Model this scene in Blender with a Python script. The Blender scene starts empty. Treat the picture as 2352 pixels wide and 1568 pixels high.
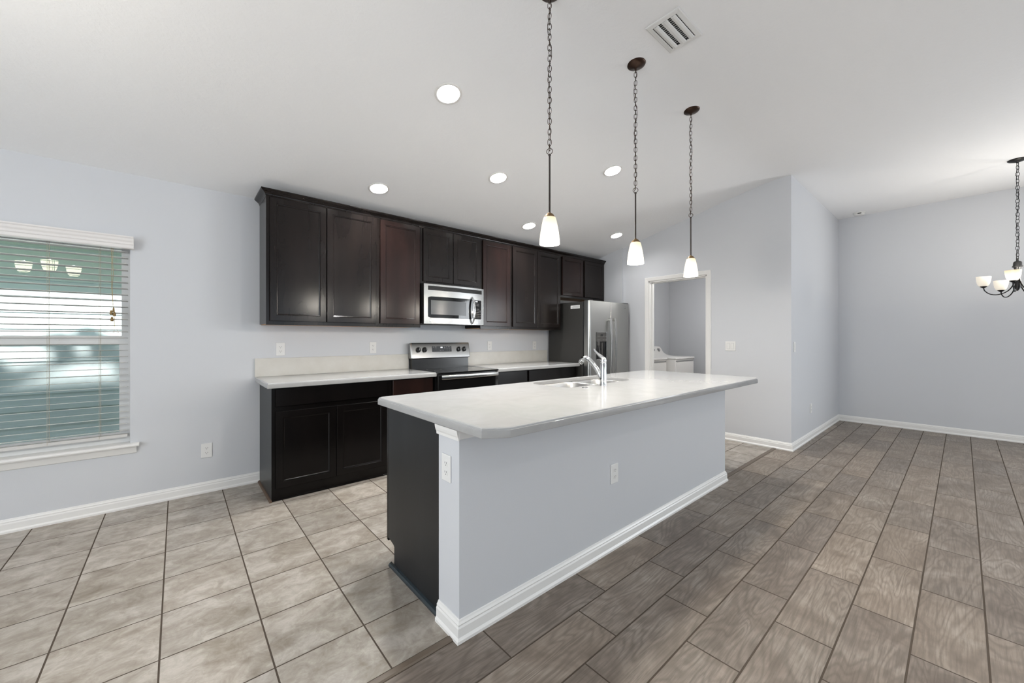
import bpy, bmesh, math, random
from mathutils import Vector, Matrix
random.seed(7)
PI = math.pi
sc = bpy.context.scene
C = sc.collection

# ------------------------------------------------------------------ camera
cam_d = bpy.data.cameras.new('camera'); cam = bpy.data.objects.new('camera', cam_d); C.objects.link(cam)
cam_d.sensor_width = 36; cam_d.lens = 36 * 891.8 / 2352; cam_d.shift_y = -8.2 / 2352; cam_d.clip_start = 0.02
cam.location = (0, -4.017, 1.2543); cam.rotation_euler = (PI / 2, 0, -0.7115)
sc.camera = cam
sc.view_settings.view_transform = 'Standard'; sc.view_settings.look = 'None'
sc.view_settings.gamma = 1; sc.view_settings.use_curve_mapping = False
sc.view_settings.exposure = 0.40
try:
    sc.cycles.use_denoising = True
    sc.cycles.max_bounces = 10; sc.cycles.diffuse_bounces = 6; sc.cycles.glossy_bounces = 5
    sc.cycles.sample_clamp_indirect = 6; sc.cycles.caustics_reflective = False; sc.cycles.caustics_refractive = False
except Exception: pass
# ------------------------------------------------------------------ world + sun
w = bpy.data.worlds.new('world'); sc.world = w; w.use_nodes = True
bg = w.node_tree.nodes['Background']; bg.inputs[0].default_value = (0.72, 0.85, 1.0, 1); bg.inputs[1].default_value = 1.4
def light(name, kind, loc, energy, col=(1, 1, 1), rot=(0, 0, 0), size=None, size_y=None, **kw):
    d = bpy.data.lights.new(name, kind); d.energy = energy; d.color = col
    o = bpy.data.objects.new(name, d); C.objects.link(o); o.location = loc; o.rotation_euler = rot
    if kind == 'AREA':
        if size_y: d.shape = 'RECTANGLE'; d.size = size; d.size_y = size_y
        else: d.shape = 'DISK'; d.size = size
    elif kind == 'SUN': d.angle = size
    elif size: d.shadow_soft_size = size
    for k, v in kw.items(): setattr(d, k, v)
    return o
LW_SUN = 15.0
sun = light('sun', 'SUN', (0, -3, 8), LW_SUN, (1, .97, .9), (math.radians(48), 0, math.radians(-8)), size=math.radians(3))
# light strengths (W) by source
LW = dict(patio=2, nook=82, dining=108, cans=16.5, pend=18, chan=7.0, nookchan=5.5, living=3, laundry=28.0)
# area lights added at unseen living room openings to supply daylight
DAY = (0.94, 0.975, 1.0)
light('patio_fill_light', 'AREA', (2.6, -9.35, 1.35), LW['patio'], DAY, (PI / 2, 0, 0), 4.6, 2.3)
light('nook_fill_light', 'AREA', (-3.28, -3.6, 1.4), LW['nook'], DAY, (0, -PI / 2, 0), 2.1, 2.6)
light('dining_fill_light', 'AREA', (7.62, -7.1, 1.4), LW['dining'], DAY, (0, PI / 2, 0), 2.1, 2.2)
for lx in (.4, 2.4, 4.4):
    for ly in (-5.3, -7.3): light('living_fill_lamp', 'AREA', (lx, ly, 3.04), LW['living'], (1, .97, .93), (0, 0, 0), .12)  # unseen lamps without fixtures, added to raise the ceiling brightness

# ------------------------------------------------------------------ node helpers
def mat(name, col=(.8, .8, .8), rough=.5, metal=0, spec=.5, emit=None, estr=0, coat=0, coat_r=.1, trans=0, ior=1.45, aniso=0):
    m = bpy.data.materials.new(name); m.use_nodes = True
    b = m.node_tree.nodes['Principled BSDF']
    b.inputs['Base Color'].default_value = (*col, 1); b.inputs['Roughness'].default_value = rough
    b.inputs['Metallic'].default_value = metal; b.inputs['Specular IOR Level'].default_value = spec
    b.inputs['Coat Weight'].default_value = coat; b.inputs['Coat Roughness'].default_value = coat_r
    b.inputs['Transmission Weight'].default_value = trans; b.inputs['IOR'].default_value = ior
    b.inputs['Anisotropic'].default_value = aniso
    if emit: b.inputs['Emission Color'].default_value = (*emit, 1); b.inputs['Emission Strength'].default_value = estr
    return m
class N:
    def __init__(s, m): s.m = m; s.t = m.node_tree; s.b = s.t.nodes['Principled BSDF']
    def n(s, typ, **kw):
        x = s.t.nodes.new(typ)
        for k, v in kw.items():
            if hasattr(x, k) and not k.startswith('i_'): setattr(x, k, v)
            else: x.inputs[k[2:].replace('_', ' ') if k.startswith('i_') else k].default_value = v
        return x
    def l(s, a, b): s.t.links.new(a, b)
    def coord(s, scale=(1, 1, 1), rot=(0, 0, 0), loc=(0, 0, 0)):
        tc = s.n('ShaderNodeTexCoord'); mp = s.n('ShaderNodeMapping')
        mp.inputs['Scale'].default_value = scale; mp.inputs['Rotation'].default_value = rot; mp.inputs['Location'].default_value = loc
        s.l(tc.outputs['Object'], mp.inputs['Vector']); return mp.outputs['Vector']
    def noise(s, vec, scale, detail=4, rough=.5, dist=0):
        x = s.n('ShaderNodeTexNoise'); x.inputs['Scale'].default_value = scale; x.inputs['Detail'].default_value = detail
        x.inputs['Roughness'].default_value = rough; x.inputs['Distortion'].default_value = dist
        if vec is not None: s.l(vec, x.inputs['Vector'])
        return x.outputs['Fac']
    def ramp(s, fac, stops):
        r = s.n('ShaderNodeValToRGB'); e = r.color_ramp.elements
        while len(e) < len(stops): e.new(.5)
        for q, (p, c) in zip(e, stops): q.position = p; q.color = (*c, 1) if len(c) == 3 else c
        s.l(fac, r.inputs[0]); return r.outputs[0]
    def math(s, op, a, b=None, clamp=False):
        x = s.n('ShaderNodeMath'); x.operation = op; x.use_clamp = clamp
        for i, v in enumerate((a, b)):
            if v is None: continue
            if isinstance(v, (int, float)): x.inputs[i].default_value = v
            else: s.l(v, x.inputs[i])
        return x.outputs[0]
    def mix(s, f, a, b, mode='MIX'):
        x = s.n('ShaderNodeMix'); x.data_type = 'RGBA'; x.blend_type = mode
        for i, v in ((0, f), (6, a), (7, b)):
            if isinstance(v, (int, float)): x.inputs[i].default_value = v
            elif isinstance(v, tuple): x.inputs[i].default_value = (*v, 1)
            else: s.l(v, x.inputs[i])
        return x.outputs[2]
    def bump(s, h, strength=.3, dist=.002):
        x = s.n('ShaderNodeBump'); x.inputs['Strength'].default_value = strength; x.inputs['Distance'].default_value = dist
        s.l(h, x.inputs['Height']); s.l(x.outputs[0], s.b.inputs['Normal'])
    def base(s, c): s.l(c, s.b.inputs['Base Color'])

# ------------------------------------------------------------------ materials
M = {}
def wall_mat(name, col, rough=.55):
    m = mat(name, col, rough, spec=.3); n = N(m)
    v = n.coord(); f = n.noise(v, 190, 3, .6); n.bump(f, .10, .002); return m
M['wall'] = wall_mat('wall_paint', (.596, .608, .632), .42)
M['ceil'] = mat('ceiling_texture', (.87, .875, .885), .8, spec=.15)
n = N(M['ceil']); v = n.coord()
f1 = n.noise(v, 60, 3, .6, .4); f2 = n.noise(v, 22, 2, .5)
n.bump(n.math('ADD', n.math('MULTIPLY', f1, .8), f2), .34, .005)
M['trim'] = mat('trim_white', (.78, .77, .75), .3, spec=.5)
M['plastic'] = mat('plastic_white', (.75, .745, .73), .35)
M['plastic_slot'] = mat('plastic_slot', (.05, .05, .05), .6)
M['vinyl'] = mat('vinyl_white', (.80, .80, .79), .35)
M['blind'] = mat('blind_slat', (.60, .59, .57), .4)
M['valance'] = mat('valance_white', (.76, .735, .72), .35)
M['cord_tan'] = mat('cord_tan', (.36, .26, .12), .7)
M['cord_white'] = mat('cord_white', (.45, .40, .32), .7)
M['tassel'] = mat('tassel_wood', (.22, .14, .05), .5)
M['grout'] = mat('grout_brown', (.085, .068, .054), .9, spec=.1)

# stone tile
m = M['tile'] = mat('stone_tile', rough=.38, spec=.45); n = N(m)
at = n.n('ShaderNodeAttribute'); at.attribute_name = 'rnd'; at.attribute_type = 'GEOMETRY'
tc = n.n('ShaderNodeTexCoord'); vm = n.n('ShaderNodeVectorMath'); vm.operation = 'MULTIPLY_ADD'
n.l(at.outputs['Color'], vm.inputs[0]); vm.inputs[1].default_value = (31, 17, 23); n.l(tc.outputs['Object'], vm.inputs[2])
mp = n.n('ShaderNodeMapping'); mp.inputs['Scale'].default_value = (1.5, 3.0, 1); mp.inputs['Rotation'].default_value = (0, 0, .3)
n.l(vm.outputs[0], mp.inputs['Vector'])
a = n.noise(mp.outputs[0], 2.4, 6, .62, .9); b_ = n.noise(vm.outputs[0], 13, 5, .7, .8); c_ = n.noise(vm.outputs[0], 95, 3, .6)
s_ = n.math('ADD', n.math('MULTIPLY', a, .55), n.math('MULTIPLY', b_, .45))
col = n.ramp(s_, [(.32, (.185, .155, .125)), (.43, (.285, .250, .212)), (.50, (.355, .320, .280)), (.58, (.455, .420, .378)), (.70, (.56, .525, .480))])
col = n.mix(n.math('MULTIPLY', c_, .35), col, (.19, .16, .13))
sp = n.n('ShaderNodeSeparateColor'); n.l(at.outputs['Color'], sp.inputs[0])
tint = n.ramp(sp.outputs[0], [(0, (.90, .90, .90)), (1, (1.08, 1.07, 1.05))])
n.base(n.mix(1.0, col, tint, 'MULTIPLY'))
n.l(n.ramp(b_, [(.3, (.42, .42, .42)), (.7, (.3, .3, .3))]), n.b.inputs['Roughness'])
n.bump(n.math('ADD', a, n.math('MULTIPLY', c_, .3)), .18, .002)

# wood look plank tile
m = M['plank'] = mat('wood_plank_tile', rough=.42, spec=.4); n = N(m)
at = n.n('ShaderNodeAttribute'); at.attribute_name = 'rnd'; at.attribute_type = 'GEOMETRY'
tc = n.n('ShaderNodeTexCoord'); vm = n.n('ShaderNodeVectorMath'); vm.operation = 'MULTIPLY_ADD'
n.l(at.outputs['Color'], vm.inputs[0]); vm.inputs[1].default_value = (37, 19, 29); n.l(tc.outputs['Object'], vm.inputs[2])
mp = n.n('ShaderNodeMapping'); mp.inputs['Scale'].default_value = (1.0, 4.6, 1); n.l(vm.outputs[0], mp.inputs['Vector'])
mp2 = n.n('ShaderNodeMapping'); mp2.inputs['Scale'].default_value = (1.0, 18, 1); n.l(vm.outputs[0], mp2.inputs['Vector'])
g = n.noise(mp.outputs[0], 1.25, 2, .45, .6)
ring = n.math('SINE', n.math('MULTIPLY', g, 95))
ring = n.math('POWER', n.math('ADD', n.math('MULTIPLY', ring, .5), .5), 2.2)
fine = n.noise(mp2.outputs[0], 7, 5, .65)
blot = n.noise(vm.outputs[0], 4.5, 4, .6, .6)
cbase = n.ramp(blot, [(.30, (.172, .139, .112)), (.48, (.243, .202, .167)), (.60, (.290, .247, .209)), (.74, (.352, .308, .266))])
c2 = n.mix(n.math('MULTIPLY', ring, .50), cbase, (.125, .100, .080))
c2 = n.mix(n.ramp(fine, [(.42, (0, 0, 0)), (.66, (.6, .6, .6))]), c2, (.115, .093, .075))
sp = n.n('ShaderNodeSeparateColor'); n.l(at.outputs['Color'], sp.inputs[0])
tint = n.ramp(sp.outputs[1], [(0, (.84, .84, .85)), (.5, (.98, .98, .98)), (1, (1.14, 1.12, 1.09))])
n.base(n.mix(1.0, c2, tint, 'MULTIPLY'))
n.bump(n.math('ADD', n.math('MULTIPLY', ring, .4), fine), .12, .001)
M['strip'] = mat('transition_strip', (.135, .105, .08), .45)

# espresso cabinets
def espresso(name, c0, c1, rough=.19, spec=.30):
    m = mat(name, c0, rough, spec=spec); n = N(m)
    v = n.coord((3.2, 3.2, .8)); f = n.noise(v, 2.2, 3, .5, .3); v2 = n.coord((70, 70, 3)); f2 = n.noise(v2, 3, 3, .6)
    n.base(n.ramp(f, [(.32, c0), (.70, c1)]))
    n.l(n.ramp(f2, [(.3, (rough - .004,) * 3), (.7, (rough + .01,) * 3)]), n.b.inputs['Roughness'])
    return m
M['esp'] = espresso('espresso_wood', (.0070, .0052, .0048), (.0125, .0090, .0078))
M['espr'] = espresso('espresso_wood_reddish', (.0115, .0066, .0058), (.0200, .0096, .0080))
M['espb'] = espresso('espresso_base', (.0030, .0026, .0026), (.0055, .0044, .0042), .20, .25)
M['panel'] = espresso('espresso_side_panel', (.0100, .0108, .0122), (.0145, .0155, .0172), .36, .4)
M['maple'] = mat('maple_bottom', (.55, .33, .17), .5)
M['toe_raw'] = mat('raw_trim_wood', (.10, .062, .04), .6)
# quartz
m = M['quartz'] = mat('quartz_counter', rough=.13, spec=.5); n = N(m)
v = n.coord(); f = n.noise(v, 6, 6, .6, .8); f2 = n.noise(v, 55, 3, .6)
c = n.ramp(f, [(.35, (.370, .370, .368)), (.6, (.398, .399, .397))]); n.base(n.mix(n.math('MULTIPLY', f2, .15), c, (.365, .360, .350)))
M['splash'] = mat('quartz_splash', (.60, .575, .525), .3); n = N(M['splash']); v = n.coord(); f = n.noise(v, 7, 5, .6)
n.base(n.ramp(f, [(.3, (.585, .56, .51)), (.7, (.64, .62, .575))]))
# metals
def brushed(name, col, rough, sc_=(1, 1, 120), aniso=0.0, amp=1.0):
    m = mat(name, col, rough, 1, aniso=aniso); n = N(m); v = n.coord(sc_); f = n.noise(v, 4, 3, .6)
    n.l(n.ramp(f, [(.3, (rough - .02 * amp,) * 3), (.7, (rough + .03 * amp,) * 3)]), n.b.inputs['Roughness']); return m
M['steel'] = brushed('stainless_horizontal', (.36, .36, .355), .26, (1.5, 1.5, 420), amp=.35)
M['fsteel'] = brushed('stainless_fridge', (.40, .40, .385), .30, (160, 160, 1.5))
M['sinksteel'] = brushed('sink_steel', (.46, .455, .445), .30, (40, 40, 3))
M['steel_smooth'] = mat('stainless_smooth', (.52, .52, .51), .24, 1)
M['chrome'] = mat('chrome', (.86, .87, .88), .06, 1)
M['black'] = mat('black_enamel', (.010, .010, .010), .22, spec=.5)
M['blackglass'] = mat('black_glass', (.006, .006, .006), .05, spec=.6)
M['mwglass'] = mat('microwave_window', (.075, .078, .082), .22, spec=.5)
M['knobwhite'] = mat('knob_mark', (.6, .6, .6), .4)
M['display'] = mat('display_white', (.9, .95, 1), .4, emit=(.85, .92, 1), estr=1.2)
M['keys'] = mat('key_print', (.42, .42, .42), .5)
M['fside'] = mat('fridge_side_grey', (.030, .029, .027), .45)
M['gasket'] = mat('gasket_dark', (.012, .012, .012), .6)
M['disp_grey'] = mat('dispenser_grey', (.075, .073, .07), .4)
M['sticker'] = mat('sticker_white', (.75, .75, .74), .5)
M['ink'] = mat('ink_grey', (.16, .16, .16), .6)
M['bronze'] = mat('oil_bronze', (.050, .030, .022), .36, .85)
M['rod'] = mat('bronze_rod', (.045, .036, .032), .38, .7)
M['cap'] = mat('antique_brass_cap', (.20, .125, .06), .4, .8)
M['iron'] = mat('black_iron', (.018, .018, .019), .4, .5)
M['enamel'] = mat('appliance_white', (.70, .69, .67), .3)
M['appgrey'] = mat('appliance_grey', (.25, .25, .25), .4)
M['glass'] = mat('window_glass', (1, 1, 1), .0, trans=1, ior=1.45)
# pane glass: thin, mostly clear, mirror by fresnel
m = M['pane'] = bpy.data.materials.new('pane_glass'); m.use_nodes = True; t = m.node_tree
for q in list(t.nodes): t.nodes.remove(q)
o_ = t.nodes.new('ShaderNodeOutputMaterial'); mx = t.nodes.new('ShaderNodeMixShader'); tr = t.nodes.new('ShaderNodeBsdfTransparent')
gl = t.nodes.new('ShaderNodeBsdfGlossy'); gl.inputs['Roughness'].default_value = 0; fr = t.nodes.new('ShaderNodeFresnel'); fr.inputs[0].default_value = 1.7
tr.inputs[0].default_value = (.96, .985, .98, 1)
t.links.new(fr.outputs[0], mx.inputs[0]); t.links.new(tr.outputs[0], mx.inputs[1]); t.links.new(gl.outputs[0], mx.inputs[2]); t.links.new(mx.outputs[0], o_.inputs[0])
# insect screen on the lower sash
m = M['screen'] = bpy.data.materials.new('insect_screen'); m.use_nodes = True; t = m.node_tree
for q in list(t.nodes): t.nodes.remove(q)
o_ = t.nodes.new('ShaderNodeOutputMaterial'); mx = t.nodes.new('ShaderNodeMixShader'); tr = t.nodes.new('ShaderNodeBsdfTransparent')
df = t.nodes.new('ShaderNodeBsdfDiffuse'); df.inputs[0].default_value = (.55, .62, .63, 1); mx.inputs[0].default_value = .30
t.links.new(tr.outputs[0], mx.inputs[1]); t.links.new(df.outputs[0], mx.inputs[2]); t.links.new(mx.outputs[0], o_.inputs[0])
M['shade_on'] = mat('opal_glass_lit', (.30, .29, .26), .3, emit=(1, .90, .70), estr=2.6)
n = N(M['shade_on']); tc = n.n('ShaderNodeTexCoord'); sx = n.n('ShaderNodeSeparateXYZ'); n.l(tc.outputs['Generated'], sx.inputs[0])
n.l(n.ramp(sx.outputs[2], [(0, (1.5, 1.35, 1.1)), (.5, (1.15, .98, .72)), (.85, (.8, .66, .42)), (1, (.6, .47, .28))]), n.b.inputs['Emission Color']); n.b.inputs['Emission Strength'].default_value = 1.0
M['shade_nook'] = mat('opal_glass_nook', (.4, .38, .32), .3, emit=(1, .92, .66), estr=7)
M['shade_dim'] = mat('opal_glass_dim', (.75, .70, .62), .3, emit=(1, .90, .74), estr=.35)
M['bulb'] = mat('bulb_glow', (1, 1, 1), .4, emit=(1, .93, .80), estr=9)
M['lens'] = mat('downlight_lens', (1, 1, 1), .4, emit=(1, .985, .96), estr=14)
M['canring'] = mat('downlight_reflector', (.86, .86, .85), .45)
M['vent'] = mat('vent_white', (.70, .70, .69), .4)
M['ventdark'] = mat('vent_dark', (.03, .03, .03), .7)
M['siding'] = mat('neighbor_siding', (.60, .66, .70), .6)
M['soffit'] = mat('neighbor_soffit', (.72, .76, .50), .6)
M['grass'] = mat('lawn', (.09, .15, .05), .9); M['leaf'] = mat('leaves', (.06, .12, .04), .7); M['bark'] = mat('bark', (.10, .07, .05), .9)

# ------------------------------------------------------------------ geometry helpers
ORG = Vector((0, 0, 0))
def bmn(): return bmesh.new()
def box(bm, x0, x1, y0, y1, z0, z1, bev=0):
    x0, x1 = min(x0, x1), max(x0, x1); y0, y1 = min(y0, y1), max(y0, y1); z0, z1 = min(z0, z1), max(z0, z1)
    r = bmesh.ops.create_cube(bm, size=1)
    for q in r['verts']: q.co = Vector(((x0 + x1) / 2 + q.co.x * (x1 - x0), (y0 + y1) / 2 + q.co.y * (y1 - y0), (z0 + z1) / 2 + q.co.z * (z1 - z0)))
    if bev:
        es = set(e for q in r['verts'] for e in q.link_edges)
        bmesh.ops.bevel(bm, geom=list(es), offset=bev, segments=2, affect='EDGES', profile=.5)
    return bm
def loft(bm, rings, close=True, cap0=True, cap1=True):
    V = [[bm.verts.new(p) for p in r] for r in rings]
    k = len(V[0])
    for a, b in zip(V, V[1:]):
        for i in range(k if close else k - 1):
            j = (i + 1) % k
            try: bm.faces.new((a[i], a[j], b[j], b[i]))
            except ValueError: pass
    if cap0: bm.faces.new(list(reversed(V[0])))
    if cap1: bm.faces.new(V[-1])
    return V
def lathe(bm, prof, c=(0, 0, 0), seg=32, axis='z', cap0=False, cap1=False):
    rings = []
    for r, h in prof:
        ring = []
        for i in range(seg):
            a = 2 * PI * i / seg; x, y = r * math.cos(a), r * math.sin(a)
            if axis == 'z': p = (x, y, h)
            elif axis == 'y': p = (x, h, -y)
            else: p = (h, x, y)
            ring.append(Vector(c) + Vector(p))
        rings.append(ring)
    return loft(bm, rings, True, cap0, cap1)
def tube(bm, pts, r, seg=8, closed=False, sq=None):
    pts = [Vector(p) for p in pts]; nP = len(pts); rings = []
    prev = None
    for i in range(nP):
        if closed: d = (pts[(i + 1) % nP] - pts[i - 1]).normalized()
        else: d = (pts[min(i + 1, nP - 1)] - pts[max(i - 1, 0)]).normalized()
        if prev is None:
            u = d.orthogonal().normalized()
        else: u = (prev - d * prev.dot(d)).normalized()
        prev = u; v = d.cross(u)
        rr = r[i] if isinstance(r, (list, tuple)) else r
        rings.append([pts[i] + u * rr * math.cos(2 * PI * k / seg) + v * rr * math.sin(2 * PI * k / seg) * (sq or 1) for k in range(seg)])
    if closed: rings.append(rings[0])
    if closed:
        V = [[bm.verts.new(p) for p in q] for q in rings[:-1]]; V.append(V[0])
        for a, b in zip(V, V[1:]):
            for i in range(seg): bm.faces.new((a[i], a[(i + 1) % seg], b[(i + 1) % seg], b[i]))
    else: loft(bm, rings)
def prism(bm, poly, axis, a0, a1):
    """poly: 2-D points extruded along axis from a0 to a1. axis x: (y,z); y: (x,z); z: (x,y)"""
    def P(p, a): return {'x': (a, p[0], p[1]), 'y': (p[0], a, p[1]), 'z': (p[0], p[1], a)}[axis]
    loft(bm, [[P(p, a0) for p in poly], [P(p, a1) for p in poly]])
def rr(x0, x1, y0, y1, r, z, seg=6):
    out = []
    for cx, cy, a0 in ((x1 - r, y1 - r, 0), (x0 + r, y1 - r, PI / 2), (x0 + r, y0 + r, PI), (x1 - r, y0 + r, 1.5 * PI)):
        for i in range(seg + 1):
            a = a0 + PI / 2 * i / seg; out.append(Vector((cx + r * math.cos(a), cy + r * math.sin(a), z)))
    return out
def arc(cx, cy, r, a0, a1, n=6): return [(cx + r * math.cos(a0 + (a1 - a0) * i / n), cy + r * math.sin(a0 + (a1 - a0) * i / n)) for i in range(n + 1)]
def obj(name, bm, m, parent=None, smooth=False, label=None, kind=None, org=None):
    o0 = Vector(org) if org is not None else (Vector(parent['_w']) if parent is not None else Vector((0, 0, 0)))
    bmesh.ops.recalc_face_normals(bm, faces=bm.faces)
    if o0.length: bmesh.ops.translate(bm, vec=-o0, verts=bm.verts)
    me = bpy.data.meshes.new(name); bm.to_mesh(me); bm.free()
    for q in (m if isinstance(m, (list, tuple)) else [m]): me.materials.append(q)
    o = bpy.data.objects.new(name, me); C.objects.link(o)
    if smooth:
        for p in me.polygons: p.use_smooth = True
        try: me.set_sharp_from_angle(angle=math.radians(smooth if smooth is not True else 40))
        except Exception: pass
    if parent is not None:
        o.parent = parent; off = o0 - Vector(parent['_w']); o.location = off
    else: o.location = o0
    o['_w'] = list(o0)
    if label: o['label'] = label
    if kind: o['kind'] = kind
    return o
def thing(name, label, cat, loc, group=None, kind=None):
    o = bpy.data.objects.new(name, None); C.objects.link(o); o.location = loc; o['_w'] = list(loc); o.empty_display_size = .05
    if label: o['label'] = label
    if cat: o['category'] = cat
    if group: o['group'] = group
    if kind: o['kind'] = kind
    return o
def tag(o, label, cat, group=None):
    o['label'] = label; o['category'] = cat
    if group: o['group'] = group
    return o
def struct(name, bm, m, parent=None, smooth=False):
    o = obj(name, bm, m, parent, smooth)
    if parent is None: o['kind'] = 'structure'
    return o
def copy_tree(o, loc, label=None):
    c = o.copy(); C.objects.link(c); c.location = loc; c['_w'] = list(loc)
    if label: c['label'] = label
    for ch in list(o.children):
        k = ch.copy(); C.objects.link(k); k.parent = c
        for g_ in list(ch.children):
            q = g_.copy(); C.objects.link(q); q.parent = k
    return c

# ------------------------------------------------------------------ room constants
CREASE = -2.58; ZF = 3.06; ZK = 2.466; SL = (ZF - ZK) / -CREASE
def zc(y): return ZF if y <= CREASE else ZK - SL * y
XR = 5.15; YS = -2.78; XD = 7.645; XL = -3.3; YB = -9.4; T = .14
WX0, WX1, WZ0, WZ1 = -1.17, -.264, .475, 1.96

# ---- floor: stone tile field, transition strip, wood-look planks
bm = bmn(); lay = bm.loops.layers.float_color.new('rnd')
def slab(x0, x1, y0, y1, z1, mi):
    e = .0027; ch = .0008
    col = (random.random(), random.random(), random.random(), 1)
    t_ = [bm.verts.new(p) for p in ((x0 + e + ch, y0 + e + ch, z1), (x1 - e - ch, y0 + e + ch, z1), (x1 - e - ch, y1 - e - ch, z1), (x0 + e + ch, y1 - e - ch, z1))]
    b_ = [bm.verts.new(p) for p in ((x0 + e, y0 + e, z1 - .0022), (x1 - e, y0 + e, z1 - .0022), (x1 - e, y1 - e, z1 - .0022), (x0 + e, y1 - e, z1 - .0022))]
    fs = [bm.faces.new(t_)]
    for i in range(4): fs.append(bm.faces.new((b_[i], b_[(i + 1) % 4], t_[(i + 1) % 4], t_[i])))
    for f in fs:
        f.material_index = mi
        for L in f.loops: L[lay] = col
TS = .3352; TX = -.388; TY = -1.3045; YT = -2.605
i0 = int((XL - TX) / TS) - 1
for i in range(i0, 16 + 10):
    x0, x1 = TX + i * TS, TX + (i + 1) * TS
    for j in range(-5, 5):
        y0, y1 = TY + j * TS, TY + (j + 1) * TS
        y0 = max(y0, YT); y1 = min(y1, .02)
        xa, xb = max(x0, XL), min(x1, XD)
        if y1 - y0 < .02 or xb - xa < .02: continue
        slab(xa, xb, y0, y1, 0, 1)
PW, PL = .2037, .6143
r_ = 0; y1 = -2.640
yrow = -2.664
rows = [(-2.640, -2.862)] + [(-2.862 - PW * k, -2.862 - PW * (k + 1)) for k in range(34)]
for r_, (ya, yb) in enumerate(rows):
    if yb < YB: break
    ph = (.993 + .4065 * r_) % PL
    x = XL - PL + ((ph - XL) % PL)
    while x < XD:
        xa, xb = max(x, XL), min(x + PL, XD)
        if xb - xa > .02: slab(xa, xb, yb, ya, 0, 2)
        x += PL
floor = struct('floor', bm, [M['grout'], M['tile'], M['plank']])
bm = bmn(); box(bm, XL - T, XD + T, YB - T, T + .2, -.14, -.0009); struct('floor_grout', bm, M['grout'], floor)
bm = bmn(); prism(bm, [(-2.6395, -.003), (-2.6395, .001), (-2.634, .005), (-2.612, .006), (-2.606, .001), (-2.606, -.003)], 'x', XL, XR - .02)
struct('trim_1', bm, M['strip'])

# ---- ceiling (vaulted over the kitchen, flat beyond the crease)
bm = bmn()
CP = [(T, zc(0) - SL * T)]
CP += [(y, zc(y)) for y in (0, CREASE + .28)]
for k in range(1, 8):   # soft, rounded crease
    t_ = k / 8; p0 = Vector((CREASE + .28, zc(CREASE + .28))); p1 = Vector((CREASE, ZF)); p2 = Vector((CREASE - .2, ZF))
    q = p0 * (1 - t_) ** 2 + p1 * 2 * t_ * (1 - t_) + p2 * t_ ** 2; CP.append((q.x, q.y))
CP += [(CREASE - .2, ZF), (YB - T, ZF)]
CANS = [(1.365, -1.785), (1.376, -.583), (2.260, -1.199), (3.208, -1.796), (3.214, -.605), (4.600, -.893)]
def can_basis(y):
    nrm = Vector((0, -SL, -1)).normalized(); u = Vector((1, 0, 0)); return u, nrm.cross(u), nrm
def can_ring(x, y, r, h, k=36):
    u, v, nn = can_basis(y); o_ = Vector((x, y, zc(y)))
    return [o_ + (u * math.cos(2 * PI * i / k) + v * math.sin(2 * PI * i / k)) * r + nn * h for i in range(k)]
rows_ = [[bm.verts.new((x, y, z)) for x in (XL - T, XD + T)] for y, z in CP]
for i in range(len(rows_) - 1):
    if i == 1: continue
    bm.faces.new((rows_[i][0], rows_[i][1], rows_[i + 1][1], rows_[i + 1][0]))
q_ = [rows_[1][0], rows_[1][1], rows_[2][1], rows_[2][0]]
es = []
for i in range(4):
    p_, r_2 = q_[i], q_[(i + 1) % 4]; es.append(bm.edges.get((p_, r_2)) or bm.edges.new((p_, r_2)))
for x, y in CANS:
    hv = [bm.verts.new(p) for p in can_ring(x, y, .074, 0)]
    es += [bm.edges.new((hv[i], hv[(i + 1) % 36])) for i in range(36)]
bmesh.ops.triangle_fill(bm, edges=es, use_beauty=True)
prism(bm, [(y, z + .10) for y, z in CP] + [(YB - T, ZF + .3), (T, ZF + .3)], 'x', XL - T, XD + T)
struct('ceiling', bm, M['ceil'])

# ---- walls
bm = bmn()
Zt = 3.3
box(bm, XL, WX0, 0, T, 0, Zt); box(bm, WX1, XR + .02, 0, T, 0, Zt); box(bm, WX0, WX1, 0, T, 0, WZ0); box(bm, WX0, WX1, 0, T, WZ1, Zt)
struct('wall_north', bm, M['wall'])
bm = bmn()   # laundry wall with doorway, thicker beside the fridge
DY0, DY1, DZ = -1.872, -1.064, 2.064
box(bm, XR, XR + .115, DY1, 0, 0, Zt); box(bm, XR - .043, XR + .01, -.648, -.001, 0, Zt)
box(bm, XR, XR + .115, YS, DY0, 0, Zt); box(bm, XR, XR + .115, DY0, DY1, DZ, Zt)
struct('wall_east', bm, M['wall'])
bm = bmn(); box(bm, XR + .115, XD, YS, YS + .115, 0, Zt); struct('wall_stub', bm, M['wall'])
bm = bmn(); box(bm, XD, XD + T, YB, -8.25, 0, Zt); box(bm, XD, XD + T, -5.95, YS + .115, 0, Zt); box(bm, XD, XD + T, -8.25, -5.95, 2.5, Zt); box(bm, XD, XD + T, -8.25, -5.95, 0, .3); struct('wall_dining', bm, M['wall'])
bm = bmn(); box(bm, XL - T, XL, YB, -4.95, 0, Zt); box(bm, XL - T, XL, -2.25, T, 0, Zt); box(bm, XL - T, XL, -4.95, -2.25, 2.45, Zt); box(bm, XL - T, XL, -4.95, -2.25, 0, .35); struct('wall_west', bm, M['wall'])
bm = bmn(); box(bm, XL, .3, YB - T, YB, 0, Zt); box(bm, 4.9, XD, YB - T, YB, 0, Zt); box(bm, .3, 4.9, YB - T, YB, 2.5, Zt); box(bm, .3, 4.9, YB - T, YB, 0, .2); struct('wall_south', bm, M['wall'])
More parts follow.
